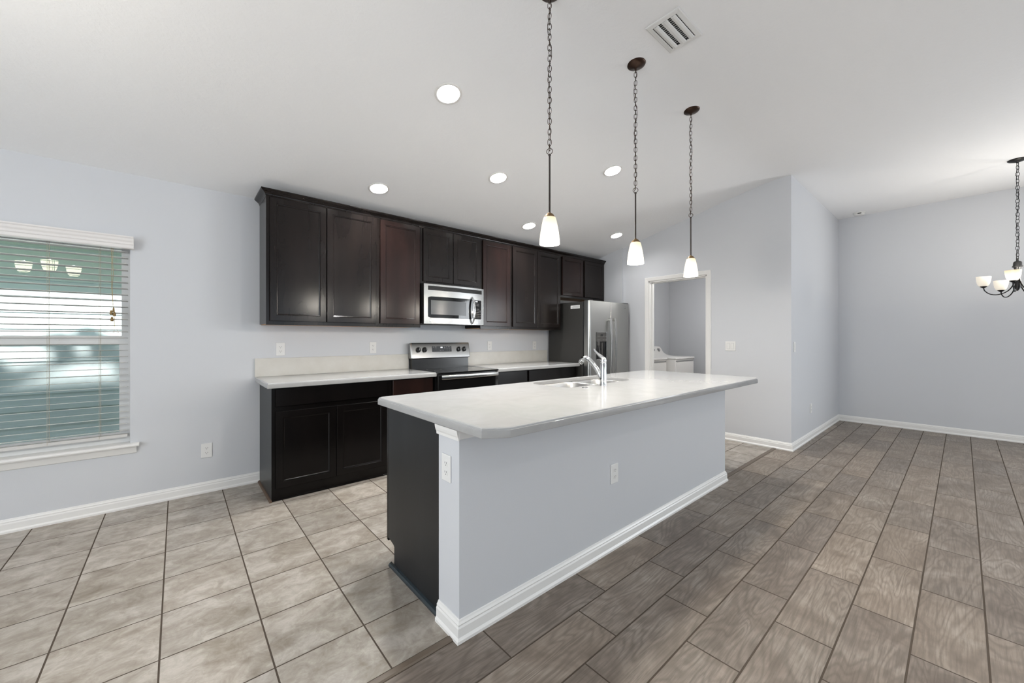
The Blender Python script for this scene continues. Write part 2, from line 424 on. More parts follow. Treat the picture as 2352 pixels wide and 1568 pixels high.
# laundry room shell
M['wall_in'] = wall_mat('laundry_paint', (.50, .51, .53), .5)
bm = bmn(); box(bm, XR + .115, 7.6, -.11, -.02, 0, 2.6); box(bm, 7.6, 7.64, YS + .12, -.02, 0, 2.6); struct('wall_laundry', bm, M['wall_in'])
bm = bmn(); box(bm, XR + .12, 7.6, YS + .12, -.11, 2.45, 2.5); struct('ceiling_laundry', bm, M['ceil'])

# ---- baseboards
BP = [(0, 0), (.020, 0), (.020, .012), (.0135, .022), (.0135, .058), (.010, .066), (.011, .072), (.006, .080), (.004, .086), (0, .088)]
def base_run(name, p0, p1, nrm, m0=0, m1=0, parent=None, z=0, k=1.0):
    """profile swept from p0 to p1, offset along nrm; m0/m1 = +1 outside mitre, -1 inside mitre"""
    p0, p1, nr = Vector((*p0, 0)), Vector((*p1, 0)), Vector((*nrm, 0)); d = (p1 - p0).normalized()
    bm = bmn(); ra, rb = [], []
    for o_, h in BP:
        o_ *= k
        ra.append(p0 + nr * o_ - d * o_ * m0 + Vector((0, 0, z + h))); rb.append(p1 + nr * o_ + d * o_ * m1 + Vector((0, 0, z + h)))
    loft(bm, [ra, rb])
    return struct(name, bm, M['trim'], parent)
base_run('baseboard_north', (XL, 0), (.545, 0), (0, -1))
base_run('baseboard_east', (XR, DY0 - .062), (XR, YS), (-1, 0), 0, 1)
base_run('baseboard_stub', (XR, YS), (XD, YS), (0, -1), 1, -1)
base_run('baseboard_dining', (XD, YS), (XD, YB), (-1, 0), -1, 0)
base_run('baseboard_west', (XL, YB), (XL, -.0), (1, 0))
base_run('baseboard_south', (XL, YB), (XD, YB), (0, 1))

# ---- laundry doorway: casing + jamb
d1 = thing('door_1', None, None, (XR, DY0, 0), kind='structure')
def casing(y0, y1, zt):
    bm = bmn(); w_ = .058
    P = [(0, 0), (.004, -.010), (.012, -.013), (.045, -.017), (.052, -.017), (.058, -.008), (.058, 0)]   # (outwards, x off wall)
    path = [(y1, 0, 1), (y1, zt, 1), (y0, zt, -1), (y0, 0, -1)]
    rings = []
    for (y, z, s), (dy, dz) in zip(path, ((1, 0), (1, 1), (-1, 1), (-1, 0))):
        rings.append([Vector((XR + o2, y + dy * o1, z + dz * o1)) for o1, o2 in P])
    loft(bm, rings); return bm
obj('casing', casing(DY0, DY1, DZ), M['trim'], d1)
bm = bmn(); box(bm, XR - .002, XR + .117, DY0, DY0 + .012, 0, DZ - .0); box(bm, XR - .002, XR + .117, DY1 - .018, DY1, 0, DZ); box(bm, XR - .002, XR + .117, DY0, DY1, DZ - .014, DZ)
box(bm, XR + .05, XR + .085, DY1 - .03, DY1 - .018, 0, DZ - .012); box(bm, XR + .05, XR + .085, DY0 + .012, DY0 + .022, 0, DZ - .012); box(bm, XR + .05, XR + .085, DY0, DY1, DZ - .026, DZ - .012)
obj('jamb', bm, M['trim'], d1)
bm = bmn(); box(bm, XR + .045, XR + .105, DY0 + .012, DY0 + .0145, .97, 1.03); box(bm, XR + .03, XR + .045, DY0 + .012, DY0 + .02, .985, 1.015); obj('strike_plate', bm, M['chrome'], d1)

# ---- kitchen window (opening in the north wall)
w1 = thing('window_1', None, None, (WX0, .07, WZ0), kind='structure')
def frame_rect(bm, x0, x1, z0, z1, wl, wr, wb, wt, y0, y1):
    box(bm, x0, x0 + wl, y0, y1, z0, z1); box(bm, x1 - wr, x1, y0, y1, z0, z1); box(bm, x0 + wl, x1 - wr, y0, y1, z0, z0 + wb); box(bm, x0 + wl, x1 - wr, y0, y1, z1 - wt, z1)
bm = bmn(); frame_rect(bm, WX0, WX1, WZ0, WZ1, .03, .03, .03, .03, .066, .13); obj('window_frame', bm, M['vinyl'], w1)
bm = bmn(); frame_rect(bm, WX0 + .02, WX1 - .02, 1.235, WZ1 - .02, .032, .032, .035, .03, .095, .12); up = obj('sash', bm, M['vinyl'], w1)
bm = bmn(); box(bm, WX0 + .05, WX1 - .05, .106, .109, 1.26, WZ1 - .04); obj('glass', bm, M['pane'], up)
bm = bmn(); frame_rect(bm, WX0 + .02, WX1 - .02, WZ0 + .02, 1.266, .042, .042, .062, .062, .070, .094); box(bm, -.75, -.62, .062, .072, 1.235, 1.245)
lo = obj('sash', bm, M['vinyl'], w1)
bm = bmn(); box(bm, WX0 + .06, WX1 - .06, .081, .084, WZ0 + .07, 1.21); obj('glass', bm, M['pane'], lo)
bm = bmn(); box(bm, WX0 + .03, WX1 - .03, .122, .1225, WZ0 + .03, 1.24); obj('insect_screen', bm, M['screen'], w1)
bm = bmn()
prism(bm, [(.066, WZ0 - .012), (.066, WZ0 + .004), (-.036, WZ0 + .004), (-.044, WZ0 - .001), (-.046, WZ0 - .010), (-.044, WZ0 - .018), (0.0, WZ0 - .018), (0.0, WZ0 - .012)], 'x', WX0 - .05, WX1 + .05)
obj('sill', bm, M['trim'], w1)
bm = bmn(); prism(bm, [(0, WZ0 - .075), (-.010, WZ0 - .070), (-.016, WZ0 - .05), (-.026, WZ0 - .018), (0, WZ0 - .018)], 'x', WX0 - .03, WX1 + .035); obj('apron', bm, M['trim'], w1)

# ---- horizontal blind
bl = thing('window_blind', 'white horizontal slat blind hanging in the kitchen window with open slats', 'blind', ((WX0 + WX1) / 2, .02, WZ0 + .03))
bm = bmn()
prism(bm, [(0, 1.905), (-.045, 1.905), (-.050, 1.912), (-.050, 1.930), (-.055, 1.936), (-.055, 1.950), (-.062, 1.962), (-.064, 1.976), (-.070, 1.984), (-.070, 1.992), (0, 1.992)], 'x', WX0 - .025, WX1 + .022)
obj('valance', bm, M['valance'], bl)
bm = bmn(); box(bm, WX0 + .01, WX1 - .012, .004, .056, 1.915, 1.955); obj('headrail', bm, M['blind'], bl)
bm = bmn(); zs_ = 1.890
slz = []
while zs_ > .57:
    slz.append(zs_); zs_ -= .0453
for z in slz:
    y0, y1, e = .008, .056, .0024
    prism(bm, [(y0, z + .0022), ((y0 + y1) / 2, z + .0010), (y1, z - .0025), (y1, z - .0025 - e), ((y0 + y1) / 2, z + .0010 - e), (y0, z + .0022 - e)], 'x', WX0 + .012, WX1 - .014)
obj('slats', bm, M['blind'], bl)
bm = bmn(); box(bm, WX0 + .012, WX1 - .014, .008, .056, .524, .546, .003); obj('bottom_rail', bm, M['blind'], bl)
for x in (-1.07, -.664, -.422):
    bm = bmn()
    for y in (.006, .058): tube(bm, [(x, y, 1.93), (x, y, .53)], .0009, 5)
    tube(bm, [(x + .006, .032, 1.93), (x + .006, .032, .53)], .0008, 5)
    obj('ladder_cord', bm, M['cord_white'], bl)
bm = bmn()
tube(bm, [(-.352, -.004, 1.91), (-.354, -.004, 1.80), (-.350, -.004, 1.72), (-.356, -.004, 1.62), (-.352, -.004, 1.49)], .0012, 6)
tube(bm, [(-.362, -.002, 1.91), (-.358, -.003, 1.75), (-.360, -.004, 1.64), (-.353, -.004, 1.49)], .0012, 6)
tube(bm, [(-.352, -.004, 1.49), (-.345, -.004, 1.40), (-.343, -.004, 1.34), (-.330, -.004, 1.31), (-.322, -.004, 1.285), (-.338, -.004, 1.272), (-.349, -.004, 1.285), (-.346, -.004, 1.33), (-.347, -.004, 1.40)], .0012, 6)
lc = obj('lift_cord', bm, M['cord_tan'], bl, label='tan lift cord knotted and looped')
for x, z, r0 in ((-.349, 1.455, .007), (-.361, 1.435, .009), (-.345, 1.425, .009), (-.357, 1.388, .009)):
    bm = bmn(); lathe(bm, [(.002, z + .02), (r0 * .7, z + .014), (r0, z - .006), (r0 * .8, z - .014)], (x, -.006, 0), 12, cap0=True, cap1=True); obj('tassel', bm, M['tassel'], lc, smooth=True)

# ------------------------------------------------------------------ cabinets (fronts face -Y)
def door_bm(x0, x1, z0, z1, yf, t=.019, fw=.047, flat=False):
    """framed door with recessed panel and a bevelled inner lip; yf = front plane (facing -Y)"""
    bm = bmn(); s = .0025
    def R(i, y): return [Vector((x0 + i, y, z0 + i)), Vector((x1 - i, y, z0 + i)), Vector((x1 - i, y, z1 - i)), Vector((x0 + i, y, z1 - i))]
    if flat: rings = [R(0, yf + t), R(0, yf + s), R(s, yf)]
    else: rings = [R(0, yf + t), R(0, yf + s), R(s, yf), R(fw, yf), R(fw + .002, yf + .0030), R(fw + .007, yf + .0036), R(fw + .013, yf + .0085)]
    loft(bm, rings); return bm
def flip_y(bm, yc):   # mirror a front so that it faces +Y
    for v in bm.verts: v.co.y = 2 * yc - v.co.y
    return bm
def upper(label, x0, x1, z0, z1, doors, mdoor, bottom=True):
    t = thing('wall_cabinet', label, 'cabinet', ((x0 + x1) / 2, -.16, z0), 'espresso wall cabinets')
    bm = bmn(); y1 = -.002
    box(bm, x0 + .0005, x1 - .0005, -.325, y1, z0 + .004, z1); obj('body', bm, M['esp'], t)
    if bottom:
        bm = bmn(); box(bm, x0 + .012, x1 - .012, -.312, y1 - .004, z0, z0 + .0045); obj('bottom_panel', bm, M['maple'], t, label='pale unfinished maple underside')
        bm = bmn(); box(bm, x0 + .0005, x1 - .0005, -.325, -.3125, z0 - .004, z0 + .004); obj('bottom_rail', bm, M['esp'], t)
    for a, b, md in doors:
        obj('door', door_bm(a, b, z0 + .028, 2.404, -.345), M[md], t)
    return t
ZU = 1.366
upper('tall two-door espresso wall cabinet at the left end, nearest the window', .545, 1.463, ZU, 2.43, [(.570, .9985, 'esp'), (1.0055, 1.446, 'esp')], 'esp')
upper('tall single-door reddish wall cabinet just left of the microwave', 1.463, 1.921, ZU, 2.43, [(1.489, 1.906, 'espr')], 'espr')
upper('short two-door espresso wall cabinet directly above the microwave', 1.921, 2.693, 1.822, 2.43, [(1.949, 2.308, 'esp'), (2.315, 2.676, 'esp')], 'esp', False)
upper('tall single-door reddish wall cabinet just right of the microwave', 2.693, 3.160, ZU, 2.43, [(2.722, 3.136, 'espr')], 'espr')
upper('tall two-door espresso wall cabinet beside the refrigerator', 3.160, 4.082, ZU, 2.43, [(3.184, 3.612, 'esp'), (3.619, 4.060, 'esp')], 'esp')
upper('short two-door espresso wall cabinet above the refrigerator', 4.082, 5.100, 1.832, 2.43, [(4.108, 4.560, 'espr'), (4.600, 5.066, 'esp')], 'espr')
# crown moulding: left return, front run
KP = [(0, -.004), (.003, .004), (.006, .009), (.007, .014), (.012, .020), (.020, .027), (.030, .034), (.034, .038), (.038, .044), (.038, .052), (0, .052)]
bm = bmn(); ZCR = 2.412; rings = []
for (x, y), (dx, dy) in zip(((.545, -.001), (.545, -.325), (5.106, -.325)), ((-1, 0), (-1, -1), (0, -1))):
    rings.append([Vector((x + dx * o1, y + dy * o1, ZCR + h)) for o1, h in KP])
loft(bm, rings); tag(obj('crown_molding', bm, M['esp'], None, org=(.545, -.325, ZCR)), 'dark stepped crown moulding running along the tops of the wall cabinets', 'moulding')

def base_cab(label, x0, x1, drawers, doors, mm='espb', panel=False):
    t = thing('base_cabinet', label, 'cabinet', ((x0 + x1) / 2, -.3, 0), 'espresso base cabinets')
    bm = bmn(); box(bm, x0 + .0005, x1 - .0005, -.58, -.024, .088, .8725); box(bm, x0 + .0005, x1 - .0005, -.566, -.024, .0, .088)
    obj('body', bm, M['espb'], t)
    for a, b, c, m_ in drawers: obj('drawer', door_bm(a, b, c, .862, -.60, flat=True), M[m_], t)
    for a, b in doors: obj('door', door_bm(a, b, .098, .688, -.60), M['espb'], t)
    return t
bc = base_cab('two-door espresso base cabinet at the left end with one wide drawer front', .545, 1.475, [(.569, 1.447, .727, 'espb')], [(.569, 1.0075), (1.0115, 1.447)])
bm = bmn(); box(bm, .5435, .5445, -.578, -.024, .0, .872); obj('side_panel', bm, M['panel'], bc, label='dark grey laminated end panel')
bm = bmn(); prism(bm, [(.545, 0), (.529, 0), (.530, .008), (.536, .014), (.545, .016)], 'y', -.590, -.004)
obj('shoe_molding', bm, M['toe_raw'], bc, label='worn brown shoe moulding strip')
bm = bmn(); prism(bm, [(-.566, 0), (-.578, 0), (-.577, .008), (-.572, .012), (-.566, .013)], 'x', .545, 1.935); obj('shoe_molding', bm, M['espb'], bc)
base_cab('narrow espresso base cabinet with reddish drawer, left of the range', 1.475, 1.930, [(1.503, 1.913, .727, 'espr')], [(1.503, 1.913)])
base_cab('narrow espresso base cabinet immediately right of the range', 2.712, 3.202, [(2.735, 3.188, .727, 'espb')], [(2.735, 3.188)])
base_cab('espresso base cabinet between the narrow one and the refrigerator', 3.202, 4.118, [(3.218, 4.095, .727, 'espb')], [(3.218, 3.655), (3.660, 4.095)])

# ------------------------------------------------------------------ countertops
EDGE = [(.004, 0.0), (.0015, .0015), (0, .005), (0, .0305), (.0028, .0315), (.0028, .034), (.0045, .038), (.0085, .041)]   # inset, height
def off_poly(poly, d):
    n_ = len(poly); out = []
    for i in range(n_):
        p0, p1, p2 = Vector(poly[i - 1]), Vector(poly[i]), Vector(poly[(i + 1) % n_])
        a = (p1 - p0).normalized(); b = (p2 - p1).normalized()
        na, nb = Vector((-a.y, a.x)), Vector((-b.y, b.x)); m_ = (na + nb); k = 1 / max(.3, (1 + na.dot(nb)))
        out.append(p1 + m_ * k * d)
    return out
def counter_bm(poly, z0, hole=None, hole2=None, edge=EDGE):
    bm = bmn(); rings = []
    for i_, h in edge: rings.append([Vector((p.x, p.y, z0 + h)) for p in off_poly(poly, i_)])
    V = loft(bm, rings, True, hole is None, hole is None)
    if hole:
        for ring, z in ((V[0], z0), (V[-1], z0 + edge[-1][1])):
            hv = [bm.verts.new((p.x, p.y, z)) for p in (hole2 if z == z0 else hole)]
            es = [bm.edges.get((ring[i], ring[(i + 1) % len(ring)])) for i in range(len(ring))]
            es += [bm.edges.new((hv[i], hv[(i + 1) % len(hv)])) for i in range(len(hv))]
            bmesh.ops.triangle_fill(bm, edges=es, use_beauty=True)
            if z == z0: lowv = hv
            else: topv = hv
        zm = z0 + edge[-1][1] - .021
        m1 = [bm.verts.new((p.x, p.y, zm)) for p in hole]; m2 = [bm.verts.new((p.x, p.y, zm)) for p in hole2]
        for i in range(len(hole)):
            j = (i + 1) % len(hole)
            bm.faces.new((lowv[i], lowv[j], m2[j], m2[i])); bm.faces.new((m2[i], m2[j], m1[j], m1[i])); bm.faces.new((m1[i], m1[j], topv[j], topv[i]))
    return bm
ZC0 = .873
ct = thing('countertop', 'long off-white quartz worktop on the base cabinets left of the range', 'countertop', (1.22, -.32, ZC0))
obj('slab', counter_bm([(.508, -.635), (1.936, -.635), (1.936, -.022), (.508, -.022)], ZC0), M['quartz'], ct, 30)
bm = bmn(); box(bm, .509, 1.936, -.0215, -.0015, ZC0 + .0415, 1.075, .001); obj('backsplash', bm, M['splash'], ct, label='low cream backsplash board')
ct = thing('countertop', 'shorter off-white quartz worktop between the range and the refrigerator', 'countertop', (3.42, -.32, ZC0))
obj('slab', counter_bm([(2.704, -.635), (4.128, -.635), (4.128, -.022), (2.704, -.022)], ZC0), M['quartz'], ct, 30)
bm = bmn(); box(bm, 2.704, 4.127, -.0215, -.0015, ZC0 + .0415, 1.075, .001); obj('backsplash', bm, M['splash'], ct, label='low cream backsplash board')

# ------------------------------------------------------------------ microwave over the range
mw = thing('microwave', 'stainless over-the-range microwave with dark window and curved handle', 'microwave', (2.31, -.2, 1.40))
X0, X1 = 1.926, 2.690
bm = bmn(); box(bm, X0, X1, -.352, -.002, 1.405, 1.821); obj('body', bm, M['black'], mw)
def bow(x): t = (x - X0) / (X1 - X0); return -.392 - .022 * (1 - (2 * t - 1) ** 2)
def bow_panel(x0, x1, z0, z1, y1, off=0, r=0, n_=14):
    bm = bmn(); rings = []
    for i in range(n_ + 1):
        x = x0 + (x1 - x0) * i / n_; e = 0
        if r: 
            dx = min(x - x0, x1 - x); 
            e = r - math.sqrt(max(0, r * r - max(0, r - dx) ** 2)) if dx < r else 0
        y = bow(x) - off
        rings.append([Vector((x, y1, z0 + e)), Vector((x, y + .003, z0 + e)), Vector((x, y, z0 + e + .003)), Vector((x, y, z1 - e - .003)), Vector((x, y + .003, z1 - e)), Vector((x, y1, z1 - e))])
    loft(bm, rings); return bm
fr_ = obj('front_panel', bow_panel(X0, X1, 1.400, 1.820, -.353), M['steel'], mw, 30)
obj('vent_grille', bow_panel(X0 + .045, X1 - .03, 1.752, 1.800, -.375, .001), M['gasket'], mw)
bm = bmn()
for k in range(3):
    zz = 1.760 + k * .0145; rings = []
    for i in range(15):
        x = X0 + .05 + (X1 - X0 - .085) * i / 14; y = bow(x)
        rings.append([Vector((x, y + .004, zz)), Vector((x, y - .004, zz + .001)), Vector((x, y - .004, zz + .005)), Vector((x, y + .004, zz + .007))])
    loft(bm, rings)
obj('vent_louver', bm, M['black'], mw)
obj('door_frame', bow_panel(X0 + .044, X0 + .606, 1.463, 1.690, -.380, .0015, .012, 20), M['blackglass'], mw)
obj('door_window', bow_panel(X0 + .076, X0 + .508, 1.498, 1.652, -.380, .0025), M['mwglass'], mw)
cpan = obj('control_panel', bow_panel(X0 + .628, X0 + .726, 1.466, 1.684, -.380, .0015, .006, 16), M['blackglass'], mw)
bm = bmn()
for r in range(9):
    for c in range(4):
        if r in (2,) or (r < 4 and c == 3): continue
        x = X0 + .640 + c * .021; z = 1.482 + (8 - r) * .0195
        kb_ = bmn(); box(kb_, x, x + .009, bow(x) - .0026, bow(x) - .001, z, z + .0045); obj('key', kb_, M['keys'], cpan)
bm.free()
bm = bmn(); box(bm, X0 + .640, X0 + .668, bow(X0 + .65) - .003, bow(X0 + .65), 1.662, 1.673); obj('clock_display', bm, M['display'], mw)
bm = bmn()
hp = []
for i in range(17):
    t = i / 16; z = 1.412 + t * .30; hp.append((X0 + .590 + .006 * math.sin(t * PI), -.408 - .048 * math.sin(t * PI) ** .6, z))
tube(bm, hp, [.010] + [.013] * 15 + [.010], 12, sq=.8); obj('handle', bm, M['chrome'], mw, smooth=True)
bm = bmn(); lathe(bm, [(.001, -.4015), (.0125, -.4015), (.015, -.399), (.015, -.390)], (X0 + .075, 0, 1.437), 20, 'y'); obj('emblem', bm, M['steel'], mw, smooth=True)
bm = bmn(); box(bm, X0 + .05, X1 - .05, -.34, -.03, 1.402, 1.406); obj('bottom_grille', bm, M['gasket'], mw)

# ------------------------------------------------------------------ range
rg = thing('range', 'stainless and black electric range with four knobs between the base cabinets', 'stove', (2.32, -.33, 0))
X0, X1 = 1.940, 2.700
bm = bmn(); box(bm, X0 + .003, X1 - .003, -.615, -.03, .0, .895); obj('body', bm, M['black'], rg)
bm = bmn(); box(bm, X0, X1, -.658, -.085, .893, .909, .003); obj('cooktop', bm, M['blackglass'], rg)
bm = bmn(); box(bm, X0 + .004, X1 - .004, -.655, -.616, .17, .882, .003); dr = obj('oven_door', bm, M['blackglass'], rg)
bm = bmn(); box(bm, X0 + .002, X0 + .008, -.653, -.617, .20, .872); obj('door_trim', bm, M['steel'], dr)
bm = bmn(); hp = []
rings = []
for i in range(13):
    t = i / 12; x = X0 + .030 + t * (X1 - X0 - .050); y = -.685 - .014 * math.sin(t * PI) - (0 if 0 < i < 12 else -.004)
    rings.append([Vector((x, y + .012, .846)), Vector((x, y + .002, .843)), Vector((x, y, .848)), Vector((x, y, .878)), Vector((x, y + .002, .883)), Vector((x, y + .012, .880))])
loft(bm, rings); box(bm, X0 + .035, X0 + .06, -.675, -.654, .852, .876); box(bm, X1 - .05, X1 - .025, -.675, -.654, .852, .876)
obj('handle', bm, M['steel_smooth'], dr, 35)
bm = bmn(); box(bm, X0 + .004, X1 - .004, -.645, -.616, .02, .16, .003); obj('drawer', bm, M['black'], rg)
bm = bmn()
bm.free()
for (x, y, r) in ((2.13, -.48, .115), (2.51, -.48, .085), (2.13, -.24, .08), (2.51, -.24, .10)):
    bm = bmn(); lathe(bm, [(r, .9092), (r, .9096), (r - .002, .9096), (r - .002, .9092)], (x, y, 0), 40); obj('burner_ring', bm, M['disp_grey'], rg)
# back guard
bm = bmn(); prism(bm, [(-.025, .90), (-.082, .90), (-.079, 1.02), (-.045, 1.19), (-.025, 1.19)], 'x', X0 + .006, X1 - .012); bgd = obj('backguard', bm, M['black'], rg)
bm = bmn()
PBK = [(-.03, 1.026), (-.098, 1.024), (-.103, 1.030), (-.080, 1.188), (-.074, 1.198), (-.03, 1.198)]
rings = []
for x, e in ((X0 - .010, .010), (X0 + .004, .0), (X1 - .006, 0), (X1 + .006, .010)):
    rings.append([Vector((x, y + (e if y < -.05 else 0), z - (e if z > 1.1 else -e * .3))) for y, z in PBK])
loft(bm, rings); cp = obj('control_panel', bm, M['steel'], rg, 30)
def pan(z): return -.103 + (z - 1.030) * (.023 / .158)
bm = bmn(); prism(bm, [(pan(1.096) + .002, 1.096), (pan(1.096) - .002, 1.096), (pan(1.160) - .002, 1.160), (pan(1.160) + .002, 1.160)], 'x', 2.190, 2.445); obj('control_display', bm, M['blackglass'], cp)
bm = bmn()
for x, z, w_ in ((2.20, 1.148, .02), (2.23, 1.148, .016), (2.235, 1.127, .007), (2.285, 1.110, .02), (2.32, 1.110, .018), (2.345, 1.145, .014), (2.375, 1.148, .014), (2.405, 1.148, .014), (2.35, 1.128, .006), (2.38, 1.128, .006), (2.41, 1.128, .008), (2.38, 1.110, .007), (2.41, 1.110, .012)):
    kb_ = bmn(); box(kb_, x, x + w_, pan(z) - .0028, pan(z) - .001, z, z + .004); obj('key', kb_, M['keys'], cp)
bm.free()
bm = bmn()
for k, x in enumerate((2.300, 2.309, 2.318)): box(bm, x, x + .006, pan(1.145) - .003, pan(1.145) - .001, 1.139, 1.151)
obj('clock_digits', bm, M['display'], cp)
for x in (2.018, 2.095, 2.545, 2.622):
    z = 1.122; y = pan(z); bm = bmn()
    lathe(bm, [(.030, .0), (.030, -.004), (.0235, -.006), (.0225, -.022), (.020, -.025), (.001, -.025)], (x, y, z), 24, 'y')
    box(bm, x - .005, x + .005, y - .034, y - .020, z - .022, z + .022, .002); kb = obj('knob', bm, M['black'], rg, 35)
    bm = bmn(); box(bm, x - .001, x + .001, y - .0352, y - .033, z - .004, z + .020); obj('knob_mark', bm, M['knobwhite'], kb)

# ------------------------------------------------------------------ refrigerator
fg = thing('refrigerator', 'stainless side-by-side refrigerator with water dispenser and dark grey side', 'refrigerator', (4.62, -.4, 0))
X0, X1, XS, ZT = 4.150, 5.098, 4.618, 1.758
bm = bmn(); box(bm, X0 + .002, X1 - .003, -.665, -.03, .015, ZT - .012, .004); obj('cabinet', bm, M['fside'], fg)
bm = bmn(); box(bm, X0 + .01, X1 - .01, -.690, -.664, .03, ZT - .02); obj('gasket', bm, M['gasket'], fg)
def fdoor(x0, x1, rl, rr_):
    bm = bmn(); yb, yf = -.690, -.788
    def q(x): t = (x - X0) / (X1 - X0); return .010 * (2 * t - 1) ** 2
    pts = [(x0, yb)]
    if rl: pts += [(x0, -.742)] + [(x0 + .038 - .038 * math.cos(a), -.742 - .040 * math.sin(a)) for a in [PI / 2 * k / 7 for k in range(1, 7)]]
    else: pts += [(x0, yf + .004 + q(x0)), (x0 + .003, yf + q(x0))]
    a_, b_ = (x0 + .04 if rl else x0 + .01), (x1 - .04 if rr_ else x1 - .01)
    for k in range(9): x = a_ + (b_ - a_) * k / 8; pts.append((x, yf + q(x)))
    if rr_: pts += [(x1 - .038 + .038 * math.sin(a), -.742 - .040 * math.cos(a)) for a in [PI / 2 * k / 7 for k in range(1, 7)]] + [(x1, -.742)]
    else: pts += [(x1 - .003, yf + q(x1)), (x1, yf + .004 + q(x1))]
    pts.append((x1, yb))
    loft(bm, [[Vector((x, y, .06)) for x, y in pts], [Vector((x, y, ZT - .003)) for x, y in pts], [Vector((x + (.003 if x < (x0 + x1) / 2 else -.003), y + (.003 if y < -.72 else 0), ZT)) for x, y in pts]])
    return bm
dl = obj('door', fdoor(X0, XS - .003, True, False), M['fsteel'], fg, 35)
dr2 = obj('door', fdoor(XS + .003, X1, False, True), M['fsteel'], fg, 35)
for d_, x, xo in ((dl, 4.572, -1), (dr2, 4.672, 1)):
    bm = bmn(); rings = []
    for i in range(21):
        t = i / 20; z = .70 + t * .83; y = -.830 - .020 * math.sin(t * PI); e = .006 if i in (0, 20) else 0
        rings.append([Vector((x - .018 + e, y + .012, z)), Vector((x - .015 + e, y, z)), Vector((x + .015 - e, y, z)), Vector((x + .018 - e, y + .012, z)), Vector((x + .012 - e, y + .020, z)), Vector((x - .012 + e, y + .020, z))])
    loft(bm, rings)
    for z in (.70, 1.49): box(bm, x - .014, x + .014, -.825, -.782, z, z + .04, .003)
    obj('handle', bm, M['steel_smooth'], d_, 35)
bm = bmn(); box(bm, 4.296, 4.514, -.7935, -.780, 1.204, 1.332, .003); dp = obj('dispenser_panel', bm, M['disp_grey'], dl)
bm = bmn()
for x in (4.315, 4.350, 4.430, 4.465, 4.49):
    for z in (1.225, 1.275): kb_ = bmn(); box(kb_, x, x + .012, -.7950, -.793, z, z + .005); obj('key', kb_, M['keys'], dp)
bm.free()
bm = bmn(); box(bm, 4.375, 4.425, -.7952, -.793, 1.283, 1.303); obj('dispenser_screen', bm, M['blackglass'], dp)
bm = bmn(); box(bm, 4.296, 4.514, -.7900, -.7800, .966, 1.204); obj('dispenser_recess', bm, M['blackglass'], dl)
bm = bmn(); box(bm, 4.306, 4.36, -.796, -.7895, 1.15, 1.204, .003); prism(bm, [(4.325, 1.15), (4.35, 1.15), (4.375, 1.0), (4.360, 1.0)], 'y', -.794, -.7895); box(bm, 4.40, 4.42, -.794, -.7895, .99, 1.19); obj('dispenser_paddle', bm, M['disp_grey'], dl)
bm = bmn(); box(bm, 4.29, 4.52, -.798, -.786, .958, .968, .002); box(bm, 4.5145, 4.524, -.795, -.786, .965, 1.335, .002); obj('dispenser_trim', bm, M['steel'], dl)
bm = bmn(); box(bm, X0 + .02, X0 + .10, -.76, -.68, ZT, ZT + .012, .003); obj('hinge_cover', bm, M['fside'], fg)
bm = bmn(); box(bm, X1 - .12, X1 - .01, -.765, -.67, ZT - .002, ZT + .010, .003); obj('hinge_cover', bm, M['fside'], fg)
bm = bmn(); lathe(bm, [(.001, -.7865), (.014, -.7865), (.016, -.784), (.016, -.778)], (4.985, 0, 1.695), 20, 'y'); obj('emblem', bm, M['steel'], dr2, smooth=True)
bm = bmn(); box(bm, X0 + .0008, X0 + .0022, -.615, -.453, 1.658, 1.703); st = obj('sticker', bm, M['sticker'], fg, label='small white printed sticker')
bm = bmn()
for k, (a, b) in enumerate(((-.605, -.50), (-.608, -.47), (-.60, -.49))): box(bm, X0 + .0002, X0 + .001, a, b, 1.690 - k * .012, 1.694 - k * .012)
obj('print', bm, M['ink'], st)
bm = bmn(); box(bm, X0 + .02, X1 - .02, -.70, -.05, 0, .055); obj('toe_grille', bm, M['gasket'], fg)

# ------------------------------------------------------------------ island
isl = thing('kitchen_island', 'kitchen island with pale blue half wall, dark end panel and white base moulding', 'island', (2.27, -2.28, 0))
WX, WR, WY0, WY1 = .885, 3.645, -2.655, -2.490
bm = bmn(); box(bm, WX, WR, WY0, WY1, 0, .872); hw = obj('half_wall', bm, M['wall'], isl)
bm = bmn(); loft(bm, [[Vector((x + dx * o_, y + dy * o_, h)) for o_, h in BP] for (x, y), (dx, dy) in zip(((WX, WY1), (WX, WY0), (WR, WY0), (WR, WY1)), ((-1, 0), (-1, -1), (1, -1), (1, 0)))])
obj('base_molding', bm, M['trim'], isl)
CB = [(0, 0), (.005, 0), (.006, .012), (.010, .020), (.013, .032), (.015, .045), (0, .045)]
bm = bmn(); loft(bm, [[Vector((WX - o_, y, .827 + h)) for o_, h in CB] for y in (WY0 - .004, WY1 + .012)]); obj('cap_molding', bm, M['trim'], isl)
bm = bmn(); box(bm, WX, WR, WY0 - .0045, WY0, .833, .872); obj('trim_strip', bm, M['trim'], isl)
bm = bmn(); box(bm, .912, 3.63, -2.489, -1.912, .115, .62); box(bm, .912, 3.63, -2.489, -1.985, 0, .115); box(bm, .912, 1.95, -2.489, -1.912, .62, .872); box(bm, 2.90, 3.63, -2.489, -1.912, .62, .872); box(bm, 1.95, 2.90, -2.489, -2.475, .62, .872)
obj('cabinet_body', bm, M['espb'], isl)
for x0, x1 in ((.898, .911), (3.631, 3.643)):
    bm = bmn(); prism(bm, [(-2.489, 0), (-1.990, 0), (-1.990, .112), (-1.980, .120), (-1.940, .130), (-1.912, .135), (-1.912, .872), (-2.489, .872)], 'x', x0, x1); obj('side_panel', bm, M['panel'], isl, label='flat charcoal end panel')
